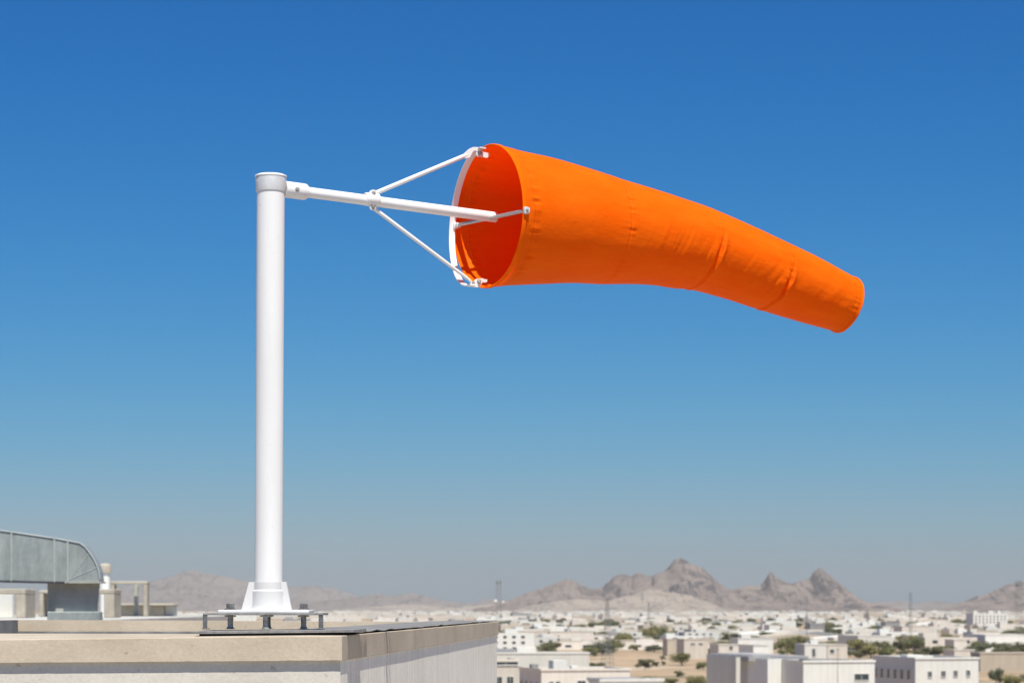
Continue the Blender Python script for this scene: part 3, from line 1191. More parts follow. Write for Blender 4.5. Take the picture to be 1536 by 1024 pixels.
def mountain(name, prof, d, W, m, lam=260, gully=0.55, seed=0.0, step=1.6, power=1.0, jag=5.0):
    x0, x1 = prof[0][0], prof[-1][0]
    nx = int((x1 - x0) / step)
    ny = 90
    bm = bmesh.new()
    k = d / F
    rows = []
    ypx0 = HY + 25 * F / d
    for j in range(ny + 1):
        q = -1 + 1.45 * j / ny          # -1 front foot .. 0 ridge .. 0.45 behind
        aq = abs(q)
        row = []
        for i in range(nx + 1):
            px = x0 + (x1 - x0) * i / nx
            X = (px - CX) * k
            Y = d + q * W
            wx = px + aq * 46 * noise.noise((px * 0.010, q * 1.5, seed)) + aq * 14 * noise.noise((px * 0.05, q * 4, seed + 3))
            h = 25 + (HY - lerp_prof(prof, wx)) * k
            edge = min(1, (px - x0) / 30, (x1 - px) / 30)
            f = (1 - aq) ** power if q < 0 else (1 - aq / 0.46) ** 1.0
            nv = Vector((X / lam + 0.5 * noise.noise((X / lam * 0.6, Y / lam * 0.4, seed)), Y / lam * 0.26, seed))
            rg = noise.ridged_multi_fractal(nv, 0.85, 2.1, 7, 1.0, 2.0) / 2.4
            nv2 = Vector((X / lam * 3.1, Y / lam * 1.6, seed + 7))
            rg2 = noise.fractal(nv2, 1.0, 2.0, 5)
            env = min(1, aq * 5) * min(1, (1 - aq) * 3)
            big = noise.ridged_multi_fractal(Vector((X / lam * 0.33 + 0.4 * noise.noise((X / lam * 0.25, q * 2, seed + 2)), Y / lam * 0.07, seed + 15)), 1.1, 2.0, 4, 1.0, 2.0) / 2.2
            env2 = min(1, aq * 2.6) * min(1, (1 - aq) * 3)
            h2 = h * max(f, 0) * (1 - gully * env * (1 - min(rg, 1.1))) * (1 - 0.55 * env2 * (1 - min(big, 1.15))) + h * 0.13 * env * rg2
            h2 += jag * k * 0.30 * noise.fractal(Vector((px * 0.16, q * 9, seed)), 0.7, 2.1, 5) * max(0, 1 - aq * 1.5) * max(0, min(1, edge))
            row.append(bm.verts.new((X, Y, max(-3, h2 * max(0, min(1, edge + 0.0)) - 2))))
        rows.append(row)
    for a, b in zip(rows, rows[1:]):
        for i in range(nx):
            bm.faces.new((a[i], a[i + 1], b[i + 1], b[i]))
    o = finish(name, bm, m, None, 180)
    tag(o, kind='structure')
    return o


mountain('mountain', [(690, 912), (735, 908), (758, 901), (775, 894), (790, 888), (805, 884), (820, 878), (832, 874), (842, 870), (851, 867.5), (861, 870), (872, 877), (882, 880), (893, 882), (904, 880),
          (913, 871), (920, 864), (929, 859.5), (938, 860), (944, 862), (950, 860), (957, 857.5), (967, 861), (975, 863.5), (985, 860), (996, 855), (1003, 849), (1008, 842), (1013, 837), (1018, 834.5), (1023, 835.5),
          (1029, 839.5), (1036, 844), (1043, 846), (1052, 849), (1059, 855), (1068, 864), (1079, 873), (1090, 881), (1097, 883), (1104, 881), (1113, 878), (1124, 877.5), (1133, 878), (1140, 876), (1147, 869), (1151, 862), (1155.5, 855),
          (1161, 861.5), (1168, 867), (1178, 872), (1188, 874), (1198, 871), (1207, 868), (1214, 865), (1219, 858.5), (1225, 852.5), (1229, 848.5), (1233.5, 852.5), (1241, 859), (1250, 866), (1260, 874),
          (1272, 884), (1284, 893), (1297, 901), (1315, 908), (1345, 914)], 10200, 1500, M['rock'], 150, 0.62, 0.3)
mountain('foothill', [(762, 922), (800, 915), (838, 909), (868, 906.5), (895, 903), (918, 898), (938, 892), (953, 889), (966, 884.5), (976, 882), (986, 883), (997, 886), (1010, 886.5), (1024, 889.5), (1040, 893),
          (1050, 898), (1062, 901), (1078, 908), (1100, 915), (1132, 922)],
         8600, 800, M['rockpale'], 120, 0.5, 4.0, 1.4, 1.1, 4.5)
mountain('foothill', [(740, 920), (770, 914), (800, 906), (835, 900), (870, 897), (900, 899), (930, 905), (960, 912), (990, 919)], 8950, 500, M['rockpale'], 170, 0.5, 9.0, 1.6, 1.0, 3.5)
mountain('mountain', [(1370, 916), (1400, 913), (1425, 908), (1447, 900), (1462, 894), (1480, 890), (1497, 882), (1512, 875), (1527, 873), (1545, 868), (1580, 862), (1640, 858), (1720, 872), (1800, 900)],
         10600, 1400, M['rock'], 160, 0.6, 12.0)
mountain('mountain', [(1230, 912), (1270, 906), (1305, 903), (1330, 901), (1352, 900), (1372, 904), (1390, 901), (1408, 900), (1425, 903), (1450, 906), (1490, 910), (1540, 913)],
         14500, 1500, M['rockfar'], 260, 0.5, 20.0)
mountain('mountain', [(-150, 868), (-60, 878), (20, 884), (90, 886), (150, 882), (190, 878), (220, 872), (243, 867), (262, 861), (278, 855.5), (292, 854.5), (306, 858), (325, 862), (350, 866), (385, 873), (420, 878), (455, 879),
          (472, 877.5), (490, 880), (506, 882.5), (525, 889), (545, 895), (580, 902), (640, 911)], 15000, 1900, M['rockfar'], 280, 0.5, 30.0)
mountain('mountain', [(440, 905), (480, 900), (520, 897), (552, 892), (567, 889), (585, 893), (605, 890), (620, 888), (640, 893), (660, 899), (685, 902), (705, 904), (725, 899), (740, 897), (760, 900), (790, 907), (830, 914)],
         13000, 1300, M['rockfar'], 240, 0.55, 40.0)
mountain('foothill', [(470, 918), (520, 912), (570, 908), (610, 905), (640, 907), (680, 910), (720, 906), (750, 905), (790, 911), (840, 918)], 11500, 800, M['rockpale'], 260, 0.5, 50.0)

# roads
def strip(name, d0, x0, x1, w, z=0.02, tilt=0.0):
    bm = bmesh.new()
    pts = [(x0, d0), (x1, d0 + tilt), (x1, d0 + tilt + w), (x0, d0 + w)]
    bm.faces.new([bm.verts.new((a, b, z)) for a, b in pts])
    tag(finish(name, bm, M['asphalt']), kind='structure')


strip('road', 1740, -900, 1500, 26, 0.05, 90)
strip('road', 2560, -900, 1800, 30, 0.05, -60)
strip('road', 1010, 150, 900, 14, 0.05, 40)

# ------------------------------------------------------------------ 6. the town
def add_windows(parent, ws, face_y=-0.0):
    """ws: (x0, x1, z0, z1) on the local front face y=0"""
    for (x0, x1, z0, z1) in ws:
        bm = bmesh.new()
        fw = min(0.14, (x1 - x0) * 0.14)
        y0, y1 = -0.10, 0.03
        bx(bm, x0 - fw, x0, y0, y1, z0 - fw, z1 + fw)
        bx(bm, x1, x1 + fw, y0, y1, z0 - fw, z1 + fw)
        bx(bm, x0, x1, y0, y1, z1, z1 + fw)
        bx(bm, x0, x1, y0 - 0.06, y1, z0 - fw, z0)
        xm = (x0 + x1) / 2
        bx(bm, xm - 0.03, xm + 0.03, y0 + 0.03, y1, z0, z1)
        w = finish('window', bm, M['h_white'], parent)
        bm = bmesh.new()
        bx(bm, x0, x1, -0.035, 0.02, z0, z1)
        finish('pane', bm, M['glass'], w)


def shell(bm, x0, x1, y0, y1, z1, z0=0.0, par=0.7, th=0.35):
    """walls with a parapet and a sunk roof"""
    v = lambda x, y, z: bm.verts.new((x, y, z))
    lo = [v(x0, y0, z0), v(x1, y0, z0), v(x1, y1, z0), v(x0, y1, z0)]
    hi = [v(x0, y0, z1), v(x1, y0, z1), v(x1, y1, z1), v(x0, y1, z1)]
    ih = [v(x0 + th, y0 + th, z1), v(x1 - th, y0 + th, z1), v(x1 - th, y1 - th, z1), v(x0 + th, y1 - th, z1)]
    il = [v(x0 + th, y0 + th, z1 - par), v(x1 - th, y0 + th, z1 - par), v(x1 - th, y1 - th, z1 - par), v(x0 + th, y1 - th, z1 - par)]
    for i in range(4):
        j = (i + 1) % 4
        bm.faces.new((lo[i], lo[j], hi[j], hi[i]))
        bm.faces.new((hi[i], hi[j], ih[j], ih[i]))
        bm.faces.new((ih[i], ih[j], il[j], il[i]))
    bm.faces.new(il).material_index = 1


def near_building(name, label, xs, xf, x1, ytop, d, mat, rz=14.0, cat_='building', wins=(), extra=None, dmax=60.0, side_wins=0, group=None):
    """xs: left edge of shaded side, xf: front left corner, x1: front right corner (px)"""
    b = R(rz)
    X0 = (xf - CX) / F * d
    q1 = (x1 - CX) / F
    w = (q1 * d - X0) / (math.cos(b) - q1 * math.sin(b))
    if xs is None:
        dep = 16.0
    else:
        qs = (xs - CX) / F
        dep = (X0 - qs * d) / (math.sin(b) + qs * math.cos(b))
        dep = min(max(dep, 6.0), dmax)
    h = ZC - (ytop - HY) / F * d
    t = thing(name, (X0, d, 0), label, cat_, b, group, world=False)
    bm = bmesh.new()
    shell(bm, 0, w, 0, dep, h)
    finish('wall', bm, [M[mat], M['roofgrey']], t)
    # slim cornice
    bm = bmesh.new()
    e = 0.18
    for (xa, xb, ya, yb2) in ((-e, w + e, -e, -0.002), (-e, -0.002, 0, dep + e), (w + 0.002, w + e, 0, dep + e)):
        bx(bm, xa, xb, ya, yb2, h - 0.42, h + 0.03)
    finish('cornice', bm, M[mat], t)
    k = w / (x1 - xf)
    ws = []
    for (a, c, ya, yb2) in wins:
        ws.append(((a - xf) * k, (c - xf) * k, h - (yb2 - ytop) * d / F, h - (ya - ytop) * d / F))
    add_windows(t, ws)
    if side_wins:
        # a row of windows on the shaded side
        for i in range(side_wins):
            yy = dep * (i + 0.7) / (side_wins + 0.4)
            bm = bmesh.new()
            for (ya, yb3, za, zb) in ((yy - 0.2, yy, 0, 1), (yy + 1.8, yy + 2.0, 0, 1), (yy, yy + 1.8, -0.12, 0), (yy, yy + 1.8, 1, 1.1)):
                z0 = h - 5.0
                bx(bm, -0.12, 0.02, ya, yb3, z0 + 2.1 * za, z0 + 2.1 * zb)
            w_ = finish('window', bm, M[mat], t)
            bm = bmesh.new()
            bx(bm, -0.03, 0.02, yy, yy + 1.8, h - 5.0, h - 2.9)
            finish('pane', bm, M['glass'], w_)
    if extra:
        for (nm, xa, xb, ya, yb2, za, zb, mm) in extra:
            bm = bmesh.new()
            bx(bm, xa, xb, ya, yb2, h - 0.65 + za, h - 0.65 + zb, 0.04, 1)
            finish(nm, bm, M[mm], t)
    t['_dim'] = (w, dep, h)
    return t


near_building('office_block', 'white block with four small square windows and a grey shaded side, bottom right', 1309, 1373, 1468, 985.5, 600, 'h_white', 14,
              wins=[(1391.5, 1397.5, 1006.5, 1015), (1411.5, 1418, 1006, 1014.5), (1430, 1436, 1005.5, 1014), (1449, 1455, 1005, 1013.5)], side_wins=6,
              extra=[('roof_hatch', 3, 7, 12, 16, 0, 1.0, 'h_white')])
t = near_building('office_block', 'white block stepped back twice on its left, with one wide dark window', 1173, 1205, 1312, 990, 560, 'h_white', 14,
                  wins=[(1281.5, 1303, 1010.5, 1020)], extra=[('roof_slab', 3, 12, 4, 11, 0, 0.85, 'h_grey')])
# two stepped volumes further back on its left, same building
w_, dep_, h_ = t['_dim']
b_ = t.rotation_euler.z


def loc_px(x, y):
    X = t.location.x + math.cos(b_) * x - math.sin(b_) * y
    Y = t.location.y + math.sin(b_) * x + math.cos(b_) * y
    return X / Y * F + CX


def solve(f, target, lo, hi):
    for _ in range(50):
        m = (lo + hi) / 2
        if f(m) < target:
            lo = m
        else:
            hi = m
    return lo


xx, yy_, zz_ = 0.0, dep_, h_
for front_px, side_px in ((1151.5, 1120.5), (1104, 1066)):
    xn = solve(lambda x: loc_px(x, yy_), front_px, -12, xx)
    yn = yy_ + 30 - solve(lambda q: loc_px(xn, yy_ + 30 - q), side_px, 0, 30)
    zz_ += 0.12
    bm = bmesh.new()
    shell(bm, xn, xx - 0.01, yy_ + 0.01, yn + 3, zz_)
    finish('wing', bm, [M['h_white'], M['roofgrey']], t)
    xx, yy_ = xn, yn
bm = bmesh.new()
bx(bm, xx + 1.0, 9, dep_ + 8, yy_ + 6, h_ - 0.6, h_ + 0.55, 0.05, 1)
finish('roof_slab', bm, M['h_grey'], t)
bm = bmesh.new()
bx(bm, xx + 2.5, 5, dep_ + 10, yy_ + 5, h_ + 0.552, h_ + 0.8, 0.05, 1)
finish('roof_slab', bm, M['h_grey'], t)
near_building('villa', 'cream block with dark band under its cap and two tall windows, at the parapet corner', None, 718, 778, 988, 470, 'h_cream', 6,
              wins=[(741, 753, 1014.5, 1026), (760.5, 770, 1014.5, 1026), (741, 777, 992.5, 996.5)])
near_building('villa', 'low cream house with grey shaded side and a flat roof, right of the banded block', 779, 812, 945, 1002.5, 560, 'h_cream', 14,
              wins=[(824, 830, 1021.5, 1028), (834, 840, 1021.5, 1028), (866, 878, 1020.5, 1026)], side_wins=4,
              extra=[('roof_room', 4.2, 7.2, 6, 10, 0, 2.3, 'h_white'), ('roof_tank', 1, 2.5, 12, 14, 0, 1.4, 'h_grey'), ('roof_tank', 9, 10.5, 9, 10.5, 0, 1.1, 'h_white')])
near_building('hall', 'broad grey-roofed hall with white blocks on its roof behind the cream houses', None, 700, 884, 978, 820, 'h_white', 4,
              extra=[('roof_room', 15.5, 21.5, -0.3 + 1, 6, 0, 2.2, 'h_white'), ('roof_plant', 8, 15, 2, 7, 0, 1.8, 'h_grey'), ('roof_deck', 1, 24, 1.2, 12, 0, 0.35, 'h_grey')])
near_building('shed', 'low pale shed roof at the bottom edge in front of the scrub', 884, 900, 995, 1018, 430, 'h_white', 16,
              extra=[('roof_panel', 0.6, 8, 0.6, 9, 0.2, 0.75, 'h_grey')])
near_building('long_house', 'long cream building with a row of seven small windows', None, 756, 822, 945.5, 1700, 'h_cream', 5,
              wins=[(763 + 8.3 * i, 765.5 + 8.3 * i, 953.5, 957) for i in range(7)])
near_building('long_house', 'long cream building with a pinkish wall joined to the seven-window one', None, 824, 890, 946.5, 1720, 'h_cream', 5, wins=[(836, 840, 953, 957), (850, 853, 954, 957)],
              extra=[('roof_room', 14, 20, 2, 9, 0, 2.2, 'h_cream')])
near_building('long_house', 'short low white building at the end of the seven-window row', None, 891, 912, 951, 1760, 'h_white', 5)
near_building('school', 'long two-part white building above a dark hedge in the middle of the plain', None, 932, 999, 936, 2300, 'h_white', 6, wins=[(938 + 9 * i, 941 + 9 * i, 941, 944) for i in range(6)])
near_building('school', 'shorter white building joined right of the one above the dark hedge', None, 999.5, 1032, 935.5, 2290, 'h_white', 6, wins=[(1009, 1012, 940.5, 943.5), (1020, 1023, 940.5, 943.5)])
near_building('warehouse', 'very white long warehouse with grey shaded end, centre right of the plain', 1026, 1037, 1099, 943, 1850, 'h_white', 16, wins=[(1046 + 8 * i, 1048.5 + 8 * i, 951, 954) for i in range(6)])
near_building('warehouse', 'wide white warehouse with a grey left end at the right edge', 1446, 1478, 1560, 951, 1450, 'h_white', 14, wins=[(1488, 1492, 963, 966), (1504, 1508, 963, 966), (1524, 1528, 962, 965)])
near_building('hospital', 'tall white many-windowed block with roof turrets under the right mountain', 1449, 1460, 1511, 919, 3100, 'h_white', 12,
              wins=[(1463 + 5.4 * i, 1465.2 + 5.4 * i, 922.5 + 4.4 * j, 925 + 4.4 * j) for i in range(9) for j in range(3)],
              extra=[('turret', 0.5, 5, 0.4, 5, 0, 3.2, 'h_white'), ('turret', 19, 25, 0.4, 6, 0, 3.4, 'h_white'), ('turret', 30, 34, 0.4, 6, 0, 3.2, 'h_white')])
near_building('small_house', 'small plain cream cube left of the wide white warehouse', None, 1431, 1450, 958.5, 1380, 'h_cream', 8)
near_building('small_house', 'low pale flat house in front of the cream cube', None, 1431.5, 1462, 973.5, 1130, 'h_cream', 8, extra=[('roof_tank', 2, 3.2, 2, 3.2, 0, 1, 'h_white')])
near_building('villa', 'cream house with a small dark door and white left wing under the thin mast', None, 1353, 1395, 938.5, 1950, 'h_cream', 14, wins=[(1371, 1374, 946, 949.5)],
              extra=[('roof_room', 6, 12, 2, 8, 0, 2.4, 'h_cream')])
near_building('arcade', 'sandy building with two large dark arched openings', None, 1370, 1410, 952.5, 1560, 'h_sand', 14, wins=[(1376, 1381.5, 958.5, 965), (1387, 1392.5, 958, 964.5)])
near_building('warehouse', 'pale warehouse with a long grey shaded side left of the arched building', 1257, 1287, 1337, 952.5, 1480, 'h_white', 15)
near_building('villa', 'white house with a dark doorway behind the stepped block', None, 1207, 1240, 965, 1080, 'h_white', 8, wins=[(1218, 1223, 972, 984)], extra=[('roof_room', 3, 6, 2, 6, 0, 2.0, 'h_white')])
near_building('villa', 'small white annex with shaded left side right of the doorway house', None, 1241, 1271, 965.5, 1100, 'h_cream', 10, wins=[(1245, 1251, 973, 979)])
near_building('villa', 'pale house with one dark gable hole beyond the big acacia', None, 1078, 1108, 965.5, 1170, 'h_cream', 10, wins=[(1094, 1099, 968.5, 974)])
near_building('villa', 'white block with wide grey left wall beyond the stepped roof slab', 1108, 1130, 1152, 966.5, 1080, 'h_white', 17)
near_building('villa', 'white roof with stair room above the grey-walled block', None, 1107, 1160, 956.5, 1350, 'h_white', 9, extra=[('roof_room', 2, 7, 1, 6, 0, 2.6, 'h_white')])
near_building('villa', 'tan house with a flat cream roof beyond the scrub field', None, 1026, 1062, 957.5, 1260, 'h_cream', 9, wins=[(1036, 1042, 964, 966.5), (1048, 1054, 964, 966.5)])
near_building('villa', 'small sandy house with shaded left wall beside the tan house', 994, 1001, 1013, 957.5, 1330, 'h_sand', 16)
near_building('dark_block', 'dark grey block standing out among the cream houses left of the thin mast', None, 1328, 1350, 932, 2200, 'h_grey', 8)
near_building('dark_block', 'low grey block among white houses under the right-hand peak', None, 1215, 1237, 934.5, 2150, 'h_grey', 8)
near_building('villa', 'white block with grey left part in front of the right-hand peak, mid plain', 1146, 1154, 1170, 936.5, 2150, 'h_white', 16)
near_building('compound_wall', 'long pale perimeter wall around the bare field right of the square-window block', None, 1470, 1560, 978, 1010, 'h_sand', 3, cat_='wall')

# repeats: houses of several kinds in several colours
def house_mesh(kind, mat):
    bm = bmesh.new()
    ws = []
    if kind == 'cube':
        shell(bm, -7, 7, 0, 12, 7.4)
        bx(bm, -6, -2, 5, 10, 6.7, 9.6)
        ws = [(-5, -3.6, 4.4, 6), (-0.7, 0.7, 4.4, 6), (3.6, 5, 4.4, 6), (-5, -3.6, 1, 2.6), (3.6, 5, 1, 2.6)]
    elif kind == 'long':
        shell(bm, -16, 16, 0, 11, 4.8)
        bx(bm, 6, 11, 3, 8, 4.1, 6.6)
        ws = [(-13 + 4.6 * i, -11.4 + 4.6 * i, 1.6, 3.2) for i in range(6)]
    elif kind == 'stepped':
        shell(bm, -9, 3, 0, 13, 7.6)
        shell(bm, 3.02, 10, 1.5, 13, 4.4)
        bx(bm, -8, -5, 6, 11, 6.9, 9.9)
        ws = [(-7, -5.4, 4.6, 6.2), (-2, -0.4, 4.6, 6.2), (-7, -5.4, 1.2, 2.8), (-2, -0.4, 1.2, 2.8)]
    elif kind == 'tall':
        shell(bm, -9, 9, 0, 14, 11.5)
        bx(bm, -2, 3, 5, 11, 10.8, 14)
        ws = [(-7 + 3.6 * i, -5.6 + 3.6 * i, 1.4 + 3.5 * j, 3 + 3.5 * j) for i in range(4) for j in range(3)]
    else:                                          # gabled shed
        w, dp, h, r = 15, 22, 5.0, 2.4
        v = lambda x, y, z: bm.verts.new((x, y, z))
        f0 = [v(-w, 0, 0), v(w, 0, 0), v(w, 0, h), v(0, 0, h + r), v(-w, 0, h)]
        f1 = [v(-w, dp, 0), v(w, dp, 0), v(w, dp, h), v(0, dp, h + r), v(-w, dp, h)]
        bm.faces.new(f0)
        bm.faces.new(f1[::-1])
        for i in range(5):
            bm.faces.new((f0[i], f1[i], f1[(i + 1) % 5], f0[(i + 1) % 5]))
        ws = [(-3, 3, 0, 3.6)]
    bmesh.ops.recalc_face_normals(bm, faces=bm.faces)
    me = bpy.data.meshes.new('house')
    bm.to_mesh(me)
    bm.free()
    me.materials.append(M[mat])
    me.materials.append(M['roofgrey'])
    return me, ws


KINDS = {'cube': ('square house', 'flat_roofed_house', 17), 'long': ('long low building', 'low_building', 38), 'stepped': ('stepped house', 'stepped_house', 24),
         'tall': ('apartment block', 'apartment_block', 22), 'gable': ('pitched shed', 'pitched_shed', 34)}
COLS = {'h_white': 'white', 'h_cream': 'cream', 'h_sand': 'sandy', 'h_grey': 'grey'}
HM = {}


def region_name(px):
    for lim, nm in ((330, 'under the hazy left range'), (500, 'just right of the mast foot'), (640, 'over the dark roof sheet'), (760, 'beside the far parapet corner'), (860, 'under the low left shoulder'),
                    (960, 'under the second peak'), (1070, 'under the highest peak'), (1180, 'under the mountain saddle'), (1290, 'under the right-hand peak'), (1400, 'under the gap between mountains')):
        if px < lim:
            return nm
    return 'under the right edge mountain'


taken = []      # (x, y, radius) in plan
for o in list(COL.objects):
    if o.get('_dim') and o.parent is None:
        w, dp, h = o['_dim']
        c = o.matrix_world if False else None
        b = o.rotation_euler.z
        cx_ = o.location.x + math.cos(b) * w / 2 - math.sin(b) * dp / 2
        cy_ = o.location.y + math.sin(b) * w / 2 + math.cos(b) * dp / 2
        taken.append((cx_, cy_, math.hypot(w, dp) / 2))
BAND = [(0, 'in the near rows'), (1900, 'in the middle rows'), (3000, 'in the far rows'), (4600, 'at the town edge')]
rng = random.Random(5)
count = 0
tries = 0
while count < 285 and tries < 9000:
    tries += 1
    u = rng.random()
    px = rng.uniform(735, 1560) if rng.random() < 0.84 else rng.uniform(230, 740)
    if px < 740:
        d = rng.uniform(3400, 6200)
    else:
        d = 1350 * (5800 / 1350) ** (u ** 0.9)
    x = (px - CX) / F * d
    kind = rng.choices(list(KINDS), (5, 6, 5, 1.0, 1.4))[0]
    mat = rng.choices(list(COLS), (9, 6.5, 1.5, 0.5))[0]
    sc_ = rng.uniform(0.85, 1.3) * (1.0 + max(0, d - 2500) / 9000)
    rad = KINDS[kind][2] * 0.78 * sc_
    # keep the scrub field open
    if 925 < px < 1070 and d < 1600:
        continue
    if any((x - a) ** 2 + (d + 6 - b) ** 2 < (rad + r) ** 2 * 0.72 for a, b, r in taken):
        continue
    taken.append((x, d + 6, rad))
    key = (kind, mat)
    if key not in HM:
        HM[key] = house_mesh(kind, mat)
    me, ws = HM[key]
    o = bpy.data.objects.new(KINDS[kind][1], me)
    COL.objects.link(o)
    o.location = (x, d, 0)
    o.rotation_euler = (0, 0, R(rng.gauss(15, 8)))
    o.scale = (sc_ * rng.uniform(1.15, 2.1), sc_, sc_ * rng.uniform(0.6, 0.9))
    band = [nm for lim, nm in BAND if d >= lim][-1]
    lab = f"{COLS[mat]} {KINDS[kind][0]} {band}, {region_name(px)}"
    tag(o, lab, 'house', f"{COLS[mat]} {KINDS[kind][0]}s {band}, {region_name(px)}")
    if d < 1900:
        key2 = key + ('w',)
        if key2 not in HM:
            lst = []
            for (x0, x1, z0, z1) in ws:
                bm = bmesh.new()
                bx(bm, x0, x1, -0.05, 0.05, z0, z1)
                me2 = bpy.data.meshes.new('window')
                bm.to_mesh(me2)
                bm.free()
                me2.materials.append(M['glass'])
                lst.append(me2)
            HM[key2] = lst
        for me2 in HM[key2]:
            c = bpy.data.objects.new('window', me2)
            COL.objects.link(c)
            c.parent = o
    count += 1

# the far fringe of the town, too fine to count
bm = bmesh.new()
rng = random.Random(8)
for i in range(900):
    d = rng.uniform(5200, 8200)
    px = rng.uniform(150, 1570)
    x = (px - CX) / F * d
    w, dp, h = rng.uniform(14, 60), rng.uniform(10, 20), rng.choice((4, 5, 6, 7, 9))
    rot = Matrix.Translation((x, d, 0)) @ Matrix.Rotation(R(rng.gauss(10, 12)), 4, 'Z')
    bx(bm, -w / 2, w / 2, 0, dp, 0, h, 0, 1, rot, rng.choices((0, 1, 2), (5, 5, 2))[0])
    if rng.random() < 0.5:
        bx(bm, -w / 4, w / 8, dp * 0.3, dp * 0.8, h + 0.001, h + 2.6, 0, 1, rot, 0)
tag(finish('far_town', bm, [M['h_white'], M['h_cream'], M['h_sand']]), 'pale fringe of the town at the foot of the mountains', 'town', kind='stuff')

# ------------------------------------------------------------------ 7. trees
def crown_mesh(seed, w, h, leaf, n, mat):
    r = random.Random(seed)
    bm = bmesh.new()
    blobs = [(Vector((r.uniform(-0.30, 0.30) * w, r.uniform(-0.30, 0.30) * w, h * r.uniform(0.22, 0.74))), w * r.uniform(0.15, 0.27)) for _ in range(13)]
    for _ in range(n):
        c, rad = r.choice(blobs)
        d = Vector((r.gauss(0, 1), r.gauss(0, 1), r.gauss(0, 1))).normalized()
        p = c + Vector((d.x, d.y, d.z * 0.8)) * rad * (r.random() ** 0.4) * r.uniform(0.8, 1.15)
        if p.z < h * 0.03:
            continue
        nn = (d + Vector((r.uniform(-1, 1), r.uniform(-1, 1), r.uniform(-0.2, 1.2)))).normalized()
        _, a, b = frame_of(nn)
        s = leaf * r.uniform(0.5, 1.3)
        q = [p + a * s + b * s * 0.2, p + b * s * 0.6, p - a * s + b * s * 0.1, p - b * s * 0.6]
        bm.faces.new([bm.verts.new(v) for v in q])
    me = bpy.data.meshes.new('crown')
    bm.to_mesh(me)
    bm.free()
    me.materials.append(M[mat])
    return me


def trunk_mesh(seed, w, h):
    r = random.Random(seed + 50)
    bm = bmesh.new()
    tube(bm, [(0, 0, -0.2), (0.05 * w * r.uniform(-1, 1), 0, h * 0.25), (0.06 * w * r.uniform(-1, 1), 0.03 * w, h * 0.5)], [0.035 * w, 0.026 * w, 0.018 * w], 8)
    for _ in range(5):
        a = r.uniform(0, 2 * PI)
        tube(bm, [(0, 0, h * 0.22), (math.cos(a) * w * 0.13, math.sin(a) * w * 0.13, h * 0.45), (math.cos(a) * w * 0.25, math.sin(a) * w * 0.25, h * 0.65)], [0.02 * w, 0.013 * w, 0.006 * w], 6)
    me = bpy.data.meshes.new('trunk')
    bm.to_mesh(me)
    bm.free()
    me.materials.append(M['bark'])
    return me


TP = []
for i in range(6):
    w, h = 1.0, (0.80, 0.95, 0.72, 0.85, 0.66, 1.1)[i]
    TP.append((crown_mesh(i, w, h, 0.036, 2600, 'leaf' if i % 2 == 0 else 'leafdark'), trunk_mesh(i, w, h), h))


def tree(px, ybot, wpx, hpx, proto, label, group=None, name='acacia_tree', d=None, cat_='tree'):
    d = d or ZC * F / (ybot - HY)
    cm, tm, h = TP[proto]
    t = thing(name, ((px - CX) / F * d, d, 0), label, cat_, rng.uniform(0, 6.28), group, world=False)
    s = wpx / F * d / 0.92
    t.scale = (s, s, hpx / F * d / h * 1.04)
    for nm, me in (('crown', cm), ('trunk', tm)):
        o = bpy.data.objects.new(nm, me)
        COL.objects.link(o)
        o.parent = t
    return t


